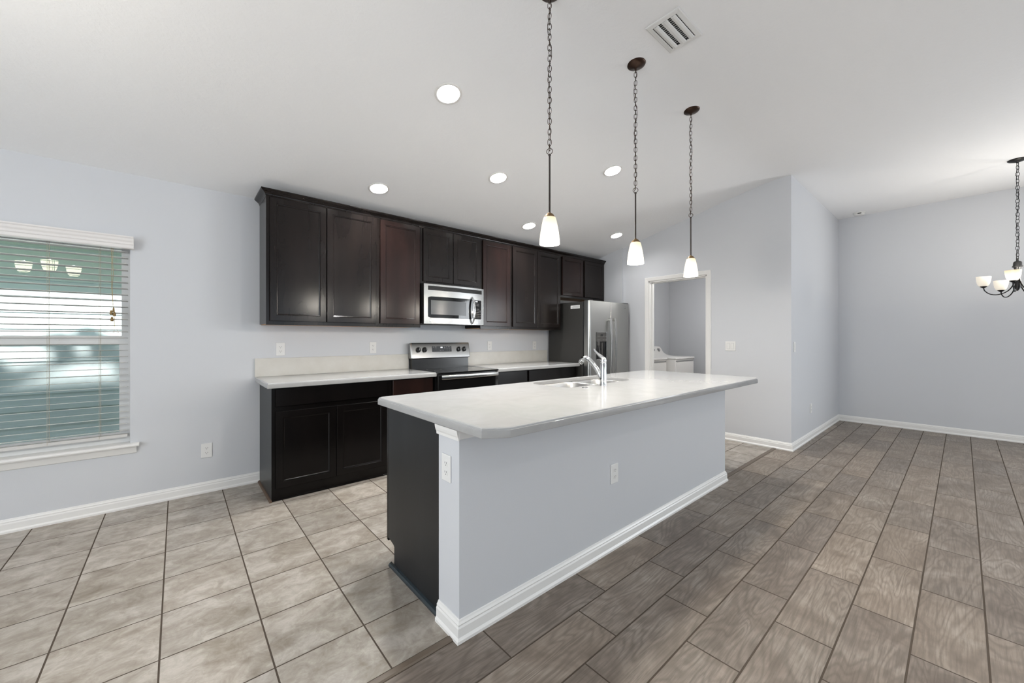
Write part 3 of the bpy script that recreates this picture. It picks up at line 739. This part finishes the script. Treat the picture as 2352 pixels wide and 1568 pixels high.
bm = bmn(); box(bm, .898, 1.955, -1.911, -1.893, .118, .871); box(bm, 2.895, 3.643, -1.911, -1.893, .118, .871); box(bm, 1.955, 2.895, -1.911, -1.893, .118, .62); obj('face_frame', bm, M['espb'], isl)
xs = [.915, 1.36, 1.90, 2.40, 2.93, 3.63]
for a, b in zip(xs, xs[1:]):
    obj('door', flip_y(door_bm(a, b - .006, .125, .69, -1.893 - .0), -1.8835), M['espb'], isl)
    obj('drawer', flip_y(door_bm(a, b - .006, .705, .862, -1.893, flat=True), -1.8835), M['espb'], isl)
M['shoe_dark'] = mat('shoe_dark_teal', (.022, .032, .038), .22, coat=.4)
bm = bmn(); prism(bm, [(.898, 0), (.880, 0), (.881, .008), (.887, .015), (.898, .018)], 'y', -2.474, -1.955); obj('shoe_molding', bm, M['shoe_dark'], isl, label='glossy dark shoe moulding')

ICT = [(.867, -2.836), (.963, -2.893), (3.70, -2.893), (3.797, -2.850), (3.797, -1.813), (.895, -1.813), (.867, -1.838)]
hole = rr(2.000, 2.815, -2.268, -1.882, .095, 0, 8); hole2 = rr(1.965, 2.850, -2.303, -1.850, .12, 0, 8)
it = obj('island_countertop', counter_bm(ICT, ZC0, hole, hole2), M['quartz'], None, 30, org=(2.33, -2.35, ZC0))
tag(it, 'large off-white quartz island top with clipped corners and a sink cut-out', 'countertop')
# sink: two undermount bowls
sk = thing('sink', 'double-bowl undermount stainless sink set into the island worktop', 'sink', (2.43, -2.04, .66))
for (a, b, dpt) in ((2.005, 2.462, .655), (2.478, 2.812, .690)):
    bm = bmn(); rings = []
    y0, y1 = -2.266, -1.895
    prof = [(-.022, .8915), (-.0, .8922), (.003, .888), (.012, .80), (.020, dpt + .03), (.035, dpt + .008), (.06, dpt)]
    for i_, z in prof:
        r = max(.03, .085 - i_ * .3)
        rings.append(rr(a + i_, b - i_, y0 + i_, y1 - i_, min(r, (b - a) / 2 - i_ - .01), z, 7))
    # clip the flange between the bowls
    for p in rings[0]:
        if a < 2.2: p.x = min(p.x, 2.470)
        else: p.x = max(p.x, 2.470)
    V = loft(bm, rings, True, False, True)
    obj('bowl', bm, M['sinksteel'], sk, 60)
for x, z in ((2.24, .656), (2.655, .691)):
    bm = bmn(); lathe(bm, [(.055, z), (.055, z + .004), (.045, z + .004), (.040, z + .001), (.001, z + .001)], (x, -2.08, 0), 28); obj('drain', bm, M['chrome'], sk, smooth=True)
# faucet
ZT = ZC0 + .041
fc = thing('faucet', 'chrome single-lever kitchen faucet with pull-out spout behind the island sink', 'faucet', (2.305, -2.342, ZT))
FX, FY = 2.305, -2.342
bm = bmn(); lathe(bm, [(.001, ZT), (.0245, ZT), (.0245, ZT + .004), (.0228, ZT + .007), (.0225, ZT + .03), (.0225, 1.070), (.021, 1.074), (.021, 1.078), (.023, 1.081), (.023, 1.090)], (FX, FY, 0), 32, cap1=True); obj('body', bm, M['chrome'], fc, 40)
bm = bmn()
sp_ = [(FX, FY + .008, .945), (FX, FY + .026, .985), (FX, FY + .052, 1.022), (FX, FY + .084, 1.060), (FX, FY + .118, 1.090), (FX, FY + .152, 1.105), (FX, FY + .180, 1.100), (FX, FY + .198, 1.083)]
tube(bm, sp_, [.013, .0165, .0175, .0175, .0175, .018, .018, .017], 16); spo = obj('spout', bm, M['chrome'], fc, 50)
bm = bmn(); tube(bm, [(FX, FY + .190, 1.090), (FX, FY + .203, 1.070), (FX, FY + .207, 1.062)], [.0185, .0195, .016], 16); obj('spray_head', bm, M['chrome'], spo, 50)
bm = bmn(); tube(bm, [(FX, FY + .206, 1.064), (FX, FY + .2085, 1.0595)], [.013, .013], 14); obj('aerator', bm, M['gasket'], spo)
bm = bmn(); lathe(bm, [(.0225, 1.089), (.0228, 1.097), (.020, 1.108), (.012, 1.118), (.001, 1.121)], (FX, FY, 0), 28, cap0=True)
tube(bm, [(FX, FY - .004, 1.100), (FX, FY + .018, 1.118), (FX, FY + .040, 1.133), (FX, FY + .062, 1.149), (FX, FY + .080, 1.168), (FX, FY + .084, 1.174)], [.017, .015, .011, .009, .0075, .004], 12, sq=1.0)
obj('lever', bm, M['chrome'], fc, 50)
bm = bmn(); lathe(bm, [(.001, ZT + .001), (.010, ZT + .001), (.012, ZT + .004), (.019, ZT + .004), (.022, ZT + .0005), (.022, ZT)], (2.105, -2.339, 0), 28)
tag(obj('sink_hole_cover', bm, M['chrome'], None, True, org=(2.105, -2.339, ZT)), 'small round chrome cap set in the worktop left of the faucet', 'cap')

# ------------------------------------------------------------------ outlets and switches
def wall_frame(kind):
    """returns f(a,b,c)-> world for a (right), b (up), c (out)"""
    ax, pos = kind[0], kind[1]
    if ax == 'n': return lambda a, b, c: Vector((pos[0] + a, pos[1] - c, pos[2] + b))
    if ax == 'e': return lambda a, b, c: Vector((pos[0] - c, pos[1] - a, pos[2] + b))
def fbox(bm, F, a0, a1, b0, b1, c0, c1, bev=0):
    k = len(bm.verts); box(bm, a0, a1, b0, b1, c0, c1, bev)
    bm.verts.ensure_lookup_table()
    for v in bm.verts[k:]: v.co = F(v.co.x, v.co.y, v.co.z)
def outlet(label, face, pos, grp='duplex wall outlets'):
    t = thing('outlet', label, 'outlet', pos, grp); F = wall_frame((face, pos))
    bm = bmn(); fbox(bm, F, -.0355, .0355, -.0575, .0575, .0003, .006, .002); obj('plate', bm, M['plastic'], t)
    for s in (.0195, -.0195):
        bm = bmn(); ring = []
        for i in range(20):
            a = 2 * PI * i / 20; x = .0165 * math.cos(a); y = max(-.0125, min(.0125, .0165 * math.sin(a))); ring.append((x, y + s))
        loft(bm, [[F(x, y, .004) for x, y in ring], [F(x, y, .0072) for x, y in ring]]); rc = obj('receptacle', bm, M['plastic'], t)
        bm = bmn()
        for x in (-.0065, .0065): fbox(bm, F, x - .0011, x + .0011, s - .001, s + .007, .0068, .0076)
        fbox(bm, F, -.0022, .0022, s - .009, s - .005, .0068, .0076); obj('slot', bm, M['plastic_slot'], rc)
    return t
outlet('low white outlet on the wall between the window and base cabinets', 'n', (.181, 0, .340))
outlet('white outlet above the left worktop, nearest the window', 'n', (.705, 0, 1.153))
outlet('white outlet above the left worktop, just left of the range', 'n', (1.546, 0, 1.153))
outlet('white outlet above the backsplash just right of the range', 'n', (3.075, 0, 1.152))
outlet('white outlet above the backsplash near the refrigerator', 'n', (3.885, 0, 1.148))
outlet('white outlet on the narrow white end of the island wall', 'e', (WX, -2.560, .693))
outlet('white outlet low on the long face of the island wall', 'n', (1.981, WY0, .445))
outlet('faint white outlet low on the dining room stub wall', 'n', (5.993, YS, .375))
def switch(label, face, pos, n_):
    t = thing('light_switch', label, 'light switch', pos); F = wall_frame((face, pos)); w_ = .0355 + .023 * (n_ - 1)
    bm = bmn(); fbox(bm, F, -w_, w_, -.0575, .0575, .0003, .006, .002); obj('plate', bm, M['plastic'], t)
    for k in range(n_):
        a = (k - (n_ - 1) / 2) * .046; bm = bmn()
        pts = [(-.033, .0065), (.033, .0065), (.033, .0068), (0, .0082), (-.033, .0105)] if k % 2 == 0 else [(-.033, .0065), (.033, .0065), (.033, .0105), (0, .0082), (-.033, .0068)]
        loft(bm, [[F(a - .0155, z, c) for z, c in pts], [F(a + .0155, z, c) for z, c in pts]]); obj('rocker', bm, M['plastic'], t)
        bm = bmn()
        for (p, q, r, s) in ((-.018, -.0165, -.035, .035), (.0165, .018, -.035, .035), (-.018, .018, .0335, .035), (-.018, .018, -.035, -.0335)): fbox(bm, F, a + p, a + q, r, s, .0055, .0063)
        obj('rocker_surround', bm, M['keys'], t)
    return t
switch('white double rocker switch on the wall right of the laundry doorway', 'e', (XR, -2.157, 1.154), 2)
switch('white single rocker switch on the dining stub wall near the corner', 'n', (5.270, YS, 1.153), 1)

# ------------------------------------------------------------------ recessed downlights
def sl_basis(y):
    nrm = Vector((0, -SL, -1)).normalized() if y > CREASE else Vector((0, 0, -1)); u = Vector((1, 0, 0)); v = nrm.cross(u); return u, v, nrm
DL = [(1.365, -1.785, 'nearest downlight, largest of the six round lit recessed lights'), (1.376, -.583, 'lit recessed downlight above the left end of the wall cabinets'),
      (2.260, -1.199, 'lit recessed downlight left of the first pendant, above the microwave area'), (3.208, -1.796, 'lit recessed downlight between the first and second pendants, higher one'),
      (3.214, -.605, 'lit recessed downlight just left of the nearest pendant shade'), (4.600, -.893, 'lit recessed downlight farthest away, above the refrigerator')]
for x, y, lb in DL:
    z = zc(y); t = thing('downlight', lb, 'ceiling light', (x, y, z), 'recessed kitchen downlights'); u, v, nn = sl_basis(y); O_ = Vector((x, y, z))
    def ringp(r, h, k=36): return [O_ + (u * math.cos(2 * PI * i / k) + v * math.sin(2 * PI * i / k)) * r + nn * h for i in range(k)]
    bm = bmn(); loft(bm, [ringp(r, h) for r, h in ((.092, .0005), (.092, .003), (.088, .0055), (.078, .006), (.074, .0035))], cap0=False, cap1=False); obj('trim_ring', bm, M['trim'], t, 40)
    bm = bmn(); loft(bm, [ringp(r, h) for r, h in ((.0745, .004), (.0735, -.002), (.064, -.030), (.055, -.052))], cap0=False, cap1=False); obj('reflector', bm, M['canring'], t, 40)
    bm = bmn(); loft(bm, [ringp(.0555, -.0535), ringp(.0555, -.051)], cap0=True); obj('lens', bm, M['lens'], t)
    l_ = light('downlight_lamp', 'AREA', O_ - nn * .048, LW['cans'] * (.3 if x > 4 else 1), (1, .99, .975), (0, 0, 0), .105); l_.rotation_euler = nn.to_track_quat('-Z', 'Y').to_euler(); l_.data.spread = math.radians(170)
    l_.parent = None

# ------------------------------------------------------------------ pendants
def chain_bm(bm, x, y, z0, z1, L=.036, wd=.0095, r=.0017, lean=0):
    n_ = max(2, int(round((z1 - z0) / (L - .0085)))); p = (z1 - z0) / n_
    for k in range(n_):
        zc_ = z0 + p * (k + .5); a = (k % 2) * PI / 2 + .5 + .25 * math.sin(k * 1.7); h = p / 2 + .0036; pts = []
        for i in range(14):
            t = 2 * PI * i / 14; q = math.copysign(abs(math.cos(t)) ** .8, math.cos(t)) * wd; s = math.copysign(abs(math.sin(t)) ** .75, math.sin(t)) * h
            pts.append((x + q * math.cos(a), y + q * math.sin(a), zc_ + s))
        tube(bm, pts, r, 6, closed=True)
PX = [(1.470, 'nearest of the three island pendants with lit opal glass shade'), (2.285, 'middle of the three island pendants with lit opal glass shade'), (3.082, 'farthest of the three island pendants with lit opal glass shade, before the laundry doorway')]
PY = -2.612
def pendant(x, y):
    t = thing('pendant_lamp', None, 'pendant lamp', (x, y, ZF), 'pendant lamps over the island'); c = (x, y, 0)
    bm = bmn(); lathe(bm, [(.064, ZF + .012), (.066, ZF - .003), (.060, ZF - .011), (.042, ZF - .020), (.018, ZF - .026), (.009, ZF - .030), (.007, ZF - .040), (.001, ZF - .042)], c, 36, cap0=True); obj('canopy', bm, M['bronze'], t, 50)
    bm = bmn(); chain_bm(bm, x, y, 2.232, ZF - .034); obj('chain', bm, M['bronze'], t, smooth=True)
    bm = bmn(); tube(bm, [(x + .008 * math.sin(k * .9), y + .008 * math.cos(k * .63), 2.22 + (ZF - .04 - 2.22) * k / 24) for k in range(25)], .0016, 6); obj('cord', bm, M['bronze'], t, smooth=True)
    bm = bmn(); a = 2.15; tube(bm, [(x + .0155 * math.cos(q) * math.cos(a), y + .0155 * math.cos(q) * math.sin(a), 2.226 + .0155 * math.sin(q)) for q in [2 * PI * i / 16 for i in range(16)]], .0018, 8, closed=True); obj('loop', bm, M['bronze'], t, smooth=True)
    bm = bmn(); lathe(bm, [(.001, 2.214), (.004, 2.212), (.0075, 2.208), (.0075, 2.204), (.005, 2.201), (.005, 1.905), (.007, 1.900)], c, 16); obj('rod', bm, M['rod'], t, 40)
    bm = bmn(); lathe(bm, [(.006, 1.908), (.009, 1.904), (.018, 1.899), (.0265, 1.888), (.029, 1.880), (.027, 1.879)], c, 28, cap0=True, cap1=True); obj('socket_cap', bm, M['cap'], t, 40)
    bm = bmn(); lathe(bm, [(.024, 1.884), (.031, 1.880), (.036, 1.864), (.042, 1.835), (.048, 1.80), (.052, 1.768), (.0535, 1.743), (.0520, 1.742), (.050, 1.768), (.045, 1.80), (.039, 1.835), (.033, 1.862), (.028, 1.876)], c, 36); sh = obj('shade', bm, M['shade_on'], t, 60)
    bm = bmn(); lathe(bm, [(.010, 1.872), (.012, 1.85), (.022, 1.825), (.026, 1.805), (.022, 1.785), (.010, 1.775), (.001, 1.774)], c, 20, cap0=True); obj('bulb', bm, M['bulb'], sh, True)
    return t
p0 = pendant(PX[0][0], PY); p0['label'] = PX[0][1]
for x, lb in PX[1:]: copy_tree(p0, (x, PY, ZF), lb)
for x, lb in PX: light('pendant_light', 'POINT', (x, PY, 1.722), LW['pend'], (1, .93, .82), size=.045)

# ------------------------------------------------------------------ chandelier over the dining corner, and its twin in the breakfast nook
def chandelier(cx, cy, label, lit, ztop=ZF, dz=0, arms=5, R_=.222, bs=1.0, glow=None):
    ZF_ = ztop; t = thing('chandelier', label, 'chandelier', (cx, cy, ZF_), 'bowl chandeliers'); c = (cx, cy, 0)
    bm = bmn(); lathe(bm, [(.066, ZF_ - .001), (.067, ZF_ - .004), (.060, ZF_ - .012), (.035, ZF_ - .022), (.012, ZF_ - .028), (.008, ZF_ - .036), (.001, ZF_ - .037)], c, 32, cap0=True); obj('canopy', bm, M['iron'], t, 50)
    bm = bmn(); chain_bm(bm, cx, cy, 2.045 + dz, ZF_ - .030, .042, .012, .0022); obj('chain', bm, M['iron'], t, True)
    bm = bmn(); tube(bm, [(cx + .009 * math.sin(k * .9), cy + .009 * math.cos(k * .63), 2.03 + dz + (ZF_ - .04 - 2.03 - dz) * k / 24) for k in range(25)], .0018, 6); obj('cord', bm, M['iron'], t, True)
    bm = bmn(); lathe(bm, [(r_c, h_c + dz) for r_c, h_c in [(.006, 2.06), (.008, 2.035), (.020, 2.030), (.028, 2.020), (.030, 1.985), (.036, 1.982), (.036, 1.972), (.026, 1.968), (.016, 1.93), (.012, 1.86), (.018, 1.80), (.024, 1.77), (.012, 1.745), (.006, 1.735), (.001, 1.73)]], c, 28, cap0=True); obj('column', bm, M['iron'], t, 45)
    az0 = math.atan2(-4.017 - cy, 0 - cx) if cx > 0 else math.atan2(4.2 - cy, 0 - cx)
    for k in range(arms):
        a = az0 - math.radians(7 if arms == 5 else 0) + k * 2 * PI / arms; dx, dy = math.cos(a), math.sin(a); zo = .03 * math.cos(a - az0) if arms == 5 else 0
        P = lambda r, z: Vector((cx + dx * r, cy + dy * r, z + dz + zo * r / R_))
        bm = bmn(); pts = []
        ctrl = [(.012, 1.90), (.022, 1.81), (.060, 1.735), (.120, 1.700), (R_ - .047, 1.705), (R_ - .01, 1.740), (R_, 1.775)]
        for i in range(len(ctrl) - 1):
            p1, p2 = ctrl[i], ctrl[i + 1]; p0_ = ctrl[max(i - 1, 0)]; p3 = ctrl[min(i + 2, len(ctrl) - 1)]
            for s in range(5):
                u_ = s / 5; f = lambda a_, b, c_, d: .5 * (2 * b + (c_ - a_) * u_ + (2 * a_ - 5 * b + 4 * c_ - d) * u_ ** 2 + (3 * b - a_ - 3 * c_ + d) * u_ ** 3)
                pts.append(P(f(p0_[0], p1[0], p2[0], p3[0]), f(p0_[1], p1[1], p2[1], p3[1])))
        pts.append(P(*ctrl[-1])); tube(bm, pts, .0048, 8); obj('arm', bm, M['iron'], t, True)
        b0 = P(R_, 1.772); c2 = (b0.x, b0.y, b0.z)
        bm = bmn(); lathe(bm, [(.001, -.004), (.010, .0), (.022, .010), (.027, .017), (.022, .018)], c2, 20, cap1=True); obj('cup', bm, M['iron'], t, 45)
        bm = bmn(); lathe(bm, [(r_c * bs, h_c * bs) for r_c, h_c in [(.014, .013), (.027, .018), (.038, .030), (.0455, .050), (.0500, .075), (.0525, .098), (.0535, .118), (.0510, .118), (.0495, .098), (.047, .075), (.0425, .051), (.035, .033), (.024, .022), (.012, .018)]], c2, 30)
        obj('bowl_shade', bm, glow or (M['shade_on'] if (k in lit) else M['shade_dim']), t, 60)
        if k in lit: light('chandelier_light', 'POINT', (b0.x, b0.y, b0.z + .115), LW['chan'] if cx > 0 else LW['nookchan'] * 1.2, (1, .93, .82), size=.03)
    return t
chandelier(6.445, -4.382, 'black iron five-arm chandelier with opal bowls at the right edge of view', (0, 1, 2))
chandelier(-1.06, -2.30, 'lit three-arm chandelier of the breakfast nook, seen as reflected bowls in the window', (0, 1, 2), zc(-2.30), .17, 3, .207, 1.15, M['shade_nook'])

# ------------------------------------------------------------------ ceiling register and smoke detector
vt = thing('ceiling_vent', 'square white ceiling register with curved louvers above the pendants', 'vent', (2.216, -2.908, ZF))
bm = bmn(); x0, x1, y0, y1 = 2.067, 2.365, -3.010, -2.808
def vr(i, z): return [Vector((x0 + i, y0 + i, z)), Vector((x1 - i, y0 + i, z)), Vector((x1 - i, y1 - i, z)), Vector((x0 + i, y1 - i, z))]
loft(bm, [vr(0, ZF - .0005), vr(.001, ZF - .004), vr(.006, ZF - .007), vr(.026, ZF - .010), vr(.030, ZF - .008), vr(.030, ZF - .001)], cap0=False, cap1=False); obj('frame', bm, M['vent'], vt)
bm = bmn(); box(bm, x0 + .029, x1 - .029, y0 + .029, y1 - .029, ZF - .0018, ZF - .0006); obj('duct_opening', bm, M['ventdark'], vt)
bm = bmn()
for ya, yb in ((-2.975, -2.945), (-2.927, -2.891), (-2.873, -2.843)):
    ym = (ya + yb) / 2
    prism(bm, [(ya, ZF - .007), (ya + .003, ZF - .011), (ym, ZF - .0135), (yb - .003, ZF - .011), (yb, ZF - .007), (ym, ZF - .0095)], 'x', x0 + .030, x1 - .030)
obj('louver', bm, M['vent'], vt)
bm = bmn()
for k in range(13):
    x = x0 + .045 + k * .0165; box(bm, x, x + .0012, y0 + .032, y1 - .032, ZF - .006, ZF - .002)
obj('damper_vane', bm, M['keys'], vt)
sd = thing('smoke_detector', 'round white smoke detector on the ceiling beside the dining wall', 'smoke detector', (7.456, -3.045, ZF))
bm = bmn(); lathe(bm, [(.072, ZF), (.072, ZF - .008), (.060, ZF - .012), (.058, ZF - .030), (.050, ZF - .038), (.001, ZF - .040)], (7.456, -3.045, 0), 32, cap0=True); obj('body', bm, M['plastic'], sd, 40)
bm = bmn(); box(bm, 7.392, 7.399, -3.075, -3.035, ZF - .026, ZF - .016); obj('sounder_slot', bm, M['gasket'], sd)

# ------------------------------------------------------------------ laundry machines
def machine(name, label, cat, x0, x1, yf, yb, dark=False):
    t = thing(name, label, cat, ((x0 + x1) / 2, (yf + yb) / 2, 0))
    bm = bmn(); box(bm, x0, x1, yf + .012, yb, 0, .895, .012); obj('body', bm, M['enamel'], t, 30)
    bm = bmn(); box(bm, x0 - .004, x1 + .004, yf - .004, yb, .893, .925, .012); obj('top', bm, M['enamel'], t, 30)
    bm = bmn(); P = [(yb, .92), (yb - .36, .924), (yb - .27, .950), (yb - .20, 1.00), (yb - .155, 1.065), (yb - .125, 1.092), (yb - .02, 1.100), (yb, 1.095)]
    P = [(yb, .92), (yb - .40, .925), (yb - .25, .945), (yb - .19, .985), (yb - .145, 1.060), (yb - .115, 1.088), (yb - .02, 1.095), (yb, 1.09)]
    prism(bm, P, 'x', x0 + .004, x1 - .004); cn = obj('console', bm, M['enamel'], t, 30)
    for k, dx in enumerate((.10, .22, .34, .52)):
        bm = bmn(); r = .030 if k == 3 else .020
        lathe(bm, [(r * 1.15, .0), (r * 1.15, -.004), (r * .9, -.006), (r * .8, -.024), (.001, -.026)], (0, 0, 0), 20, 'y')
        bmesh.ops.rotate(bm, verts=bm.verts, cent=(0, 0, 0), matrix=Matrix.Rotation(math.radians(-28), 3, 'X'))
        bmesh.ops.translate(bm, verts=bm.verts, vec=(x0 + dx + .03, yb - .168, 1.028)); obj('knob', bm, M['appgrey'], t, 35)
    bm = bmn(); box(bm, x0 + .03, x1 - .03, yf + .006, yf + .014, .10, .845, .004); obj('front_panel', bm, M['enamel'], t)
    bm = bmn(); box(bm, x0 + .03, x1 - .03, yf + .004, yf + .014, .855, .875); obj('vent_slot', bm, M['appgrey'], t)
    return t
machine('washer', 'white washing machine nearest the laundry doorway edge', 'washing machine', 5.50, 6.20, -.80, -.13)
machine('dryer', 'white dryer with sloped knob console, farther into the laundry room', 'dryer', 6.28, 6.97, -.905, -.13)
light('laundry_fill', 'POINT', (6.2, -1.9, 2.3), LW['laundry'], (1, .98, .95), size=.15)  # unseen fill light without a fixture, brightens the laundry room

# ------------------------------------------------------------------ outdoors seen through the kitchen window
bm = bmn(); box(bm, -9, 9, T + .02, 14, -.35, -.16); struct('ground', bm, M['grass'])
nh = thing('neighboring_house', 'neighbouring house with pale siding seen through the blind', 'house', (-1, 3.1, -.16))
bm = bmn(); z = -.16
while z < 2.6:
    prism(bm, [(3.0, z), (3.015, z + .19), (3.2, z + .19), (3.2, z)], 'x', -7, 4.5); z += .19
obj('siding', bm, M['siding'], nh)
bm = bmn(); prism(bm, [(2.50, 2.30), (3.02, 2.36), (3.02, 2.38), (2.50, 2.32)], 'x', -7.3, 4.8); obj('soffit', bm, M['soffit'], nh)
bm = bmn(); prism(bm, [(2.46, 2.28), (2.46, 2.48), (5.5, 3.7), (5.5, 3.5), (2.50, 2.42), (2.50, 2.28)], 'x', -7.3, 4.8); obj('roof', bm, M['soffit'], nh)
# our own roof over the ceiling, with its eave
bm = bmn(); prism(bm, [(.60, 2.56), (.60, 2.66), (CREASE, 3.50), (YB - T, 3.50), (YB - T, 3.37), (T, 3.37), (T, 2.60)], 'x', XL - .4, XD + .6); struct('roof', bm, M['soffit'])
bm = bmn(); box(bm, XL - .4, XD + .6, YB - 4.2, YB - T - .01, 2.72, 2.86); struct('roof', bm, M['soffit'])  # unseen patio cover added to block sun through the south opening
# frames of unseen windows added behind and beside the camera to supply daylight
def big_frame(n_, ax, pos, a0, a1, z0, z1, mull):
    t = thing('window_%d' % n_, None, None, (pos if ax == 'x' else a0, pos if ax == 'y' else a0, z0), kind='structure')
    def piece(nm, u0, u1, za, zb):
        bm = bmn()
        if ax == 'y': box(bm, u0, u1, pos - .03, pos + .03, za, zb, .004)
        else: box(bm, pos - .03, pos + .03, u0, u1, za, zb, .004)
        obj(nm, bm, M['vinyl'], t)
    piece('sill', a0, a1, z0, z0 + .06); piece('head', a0, a1, z1 - .06, z1); piece('jamb', a0, a0 + .06, z0 + .06, z1 - .06); piece('jamb', a1 - .06, a1, z0 + .06, z1 - .06)
    for k in range(1, mull): u = a0 + (a1 - a0) * k / mull; piece('mullion', u - .03, u + .03, z0 + .06, z1 - .06)
big_frame(2, 'y', YB - .03, .3, 4.9, .2, 2.5, 3)
big_frame(3, 'x', XL - .01, -4.95, -2.25, .35, 2.45, 2)
big_frame(4, 'x', XD + .03, -8.25, -5.95, .3, 2.5, 2)
# unseen tree added beside the house to dapple the neighbour's wall
tr_ = thing('tree', 'leafy tree added out of view to dapple the neighbouring wall', 'tree', (-2.9, .95, -.16))
bm = bmn(); tube(bm, [(-2.9, .95, -.2), (-2.85, .95, 1.2), (-2.5, .93, 2.2), (-1.9, .95, 2.65), (-1.2, .95, 2.85), (-.4, .95, 2.8)], [.12, .10, .08, .06, .04, .02], 8); obj('trunk', bm, M['bark'], tr_, True)
bm = bmn(); rnd = random.Random(11)
for k in range(58):
    x = -2.6 + 3.6 * rnd.random(); z = 2.30 + .95 * rnd.random() ** 1.1; y = .95 + rnd.uniform(-.22, .22); r = rnd.uniform(.07, .17)
    q = bmesh.ops.create_icosphere(bm, subdivisions=1, radius=r, matrix=Matrix.Translation((x, y, z)) @ Matrix.Diagonal((1.2, .8, .65, 1)))
foliage = obj('foliage', bm, M['leaf'], tr_)
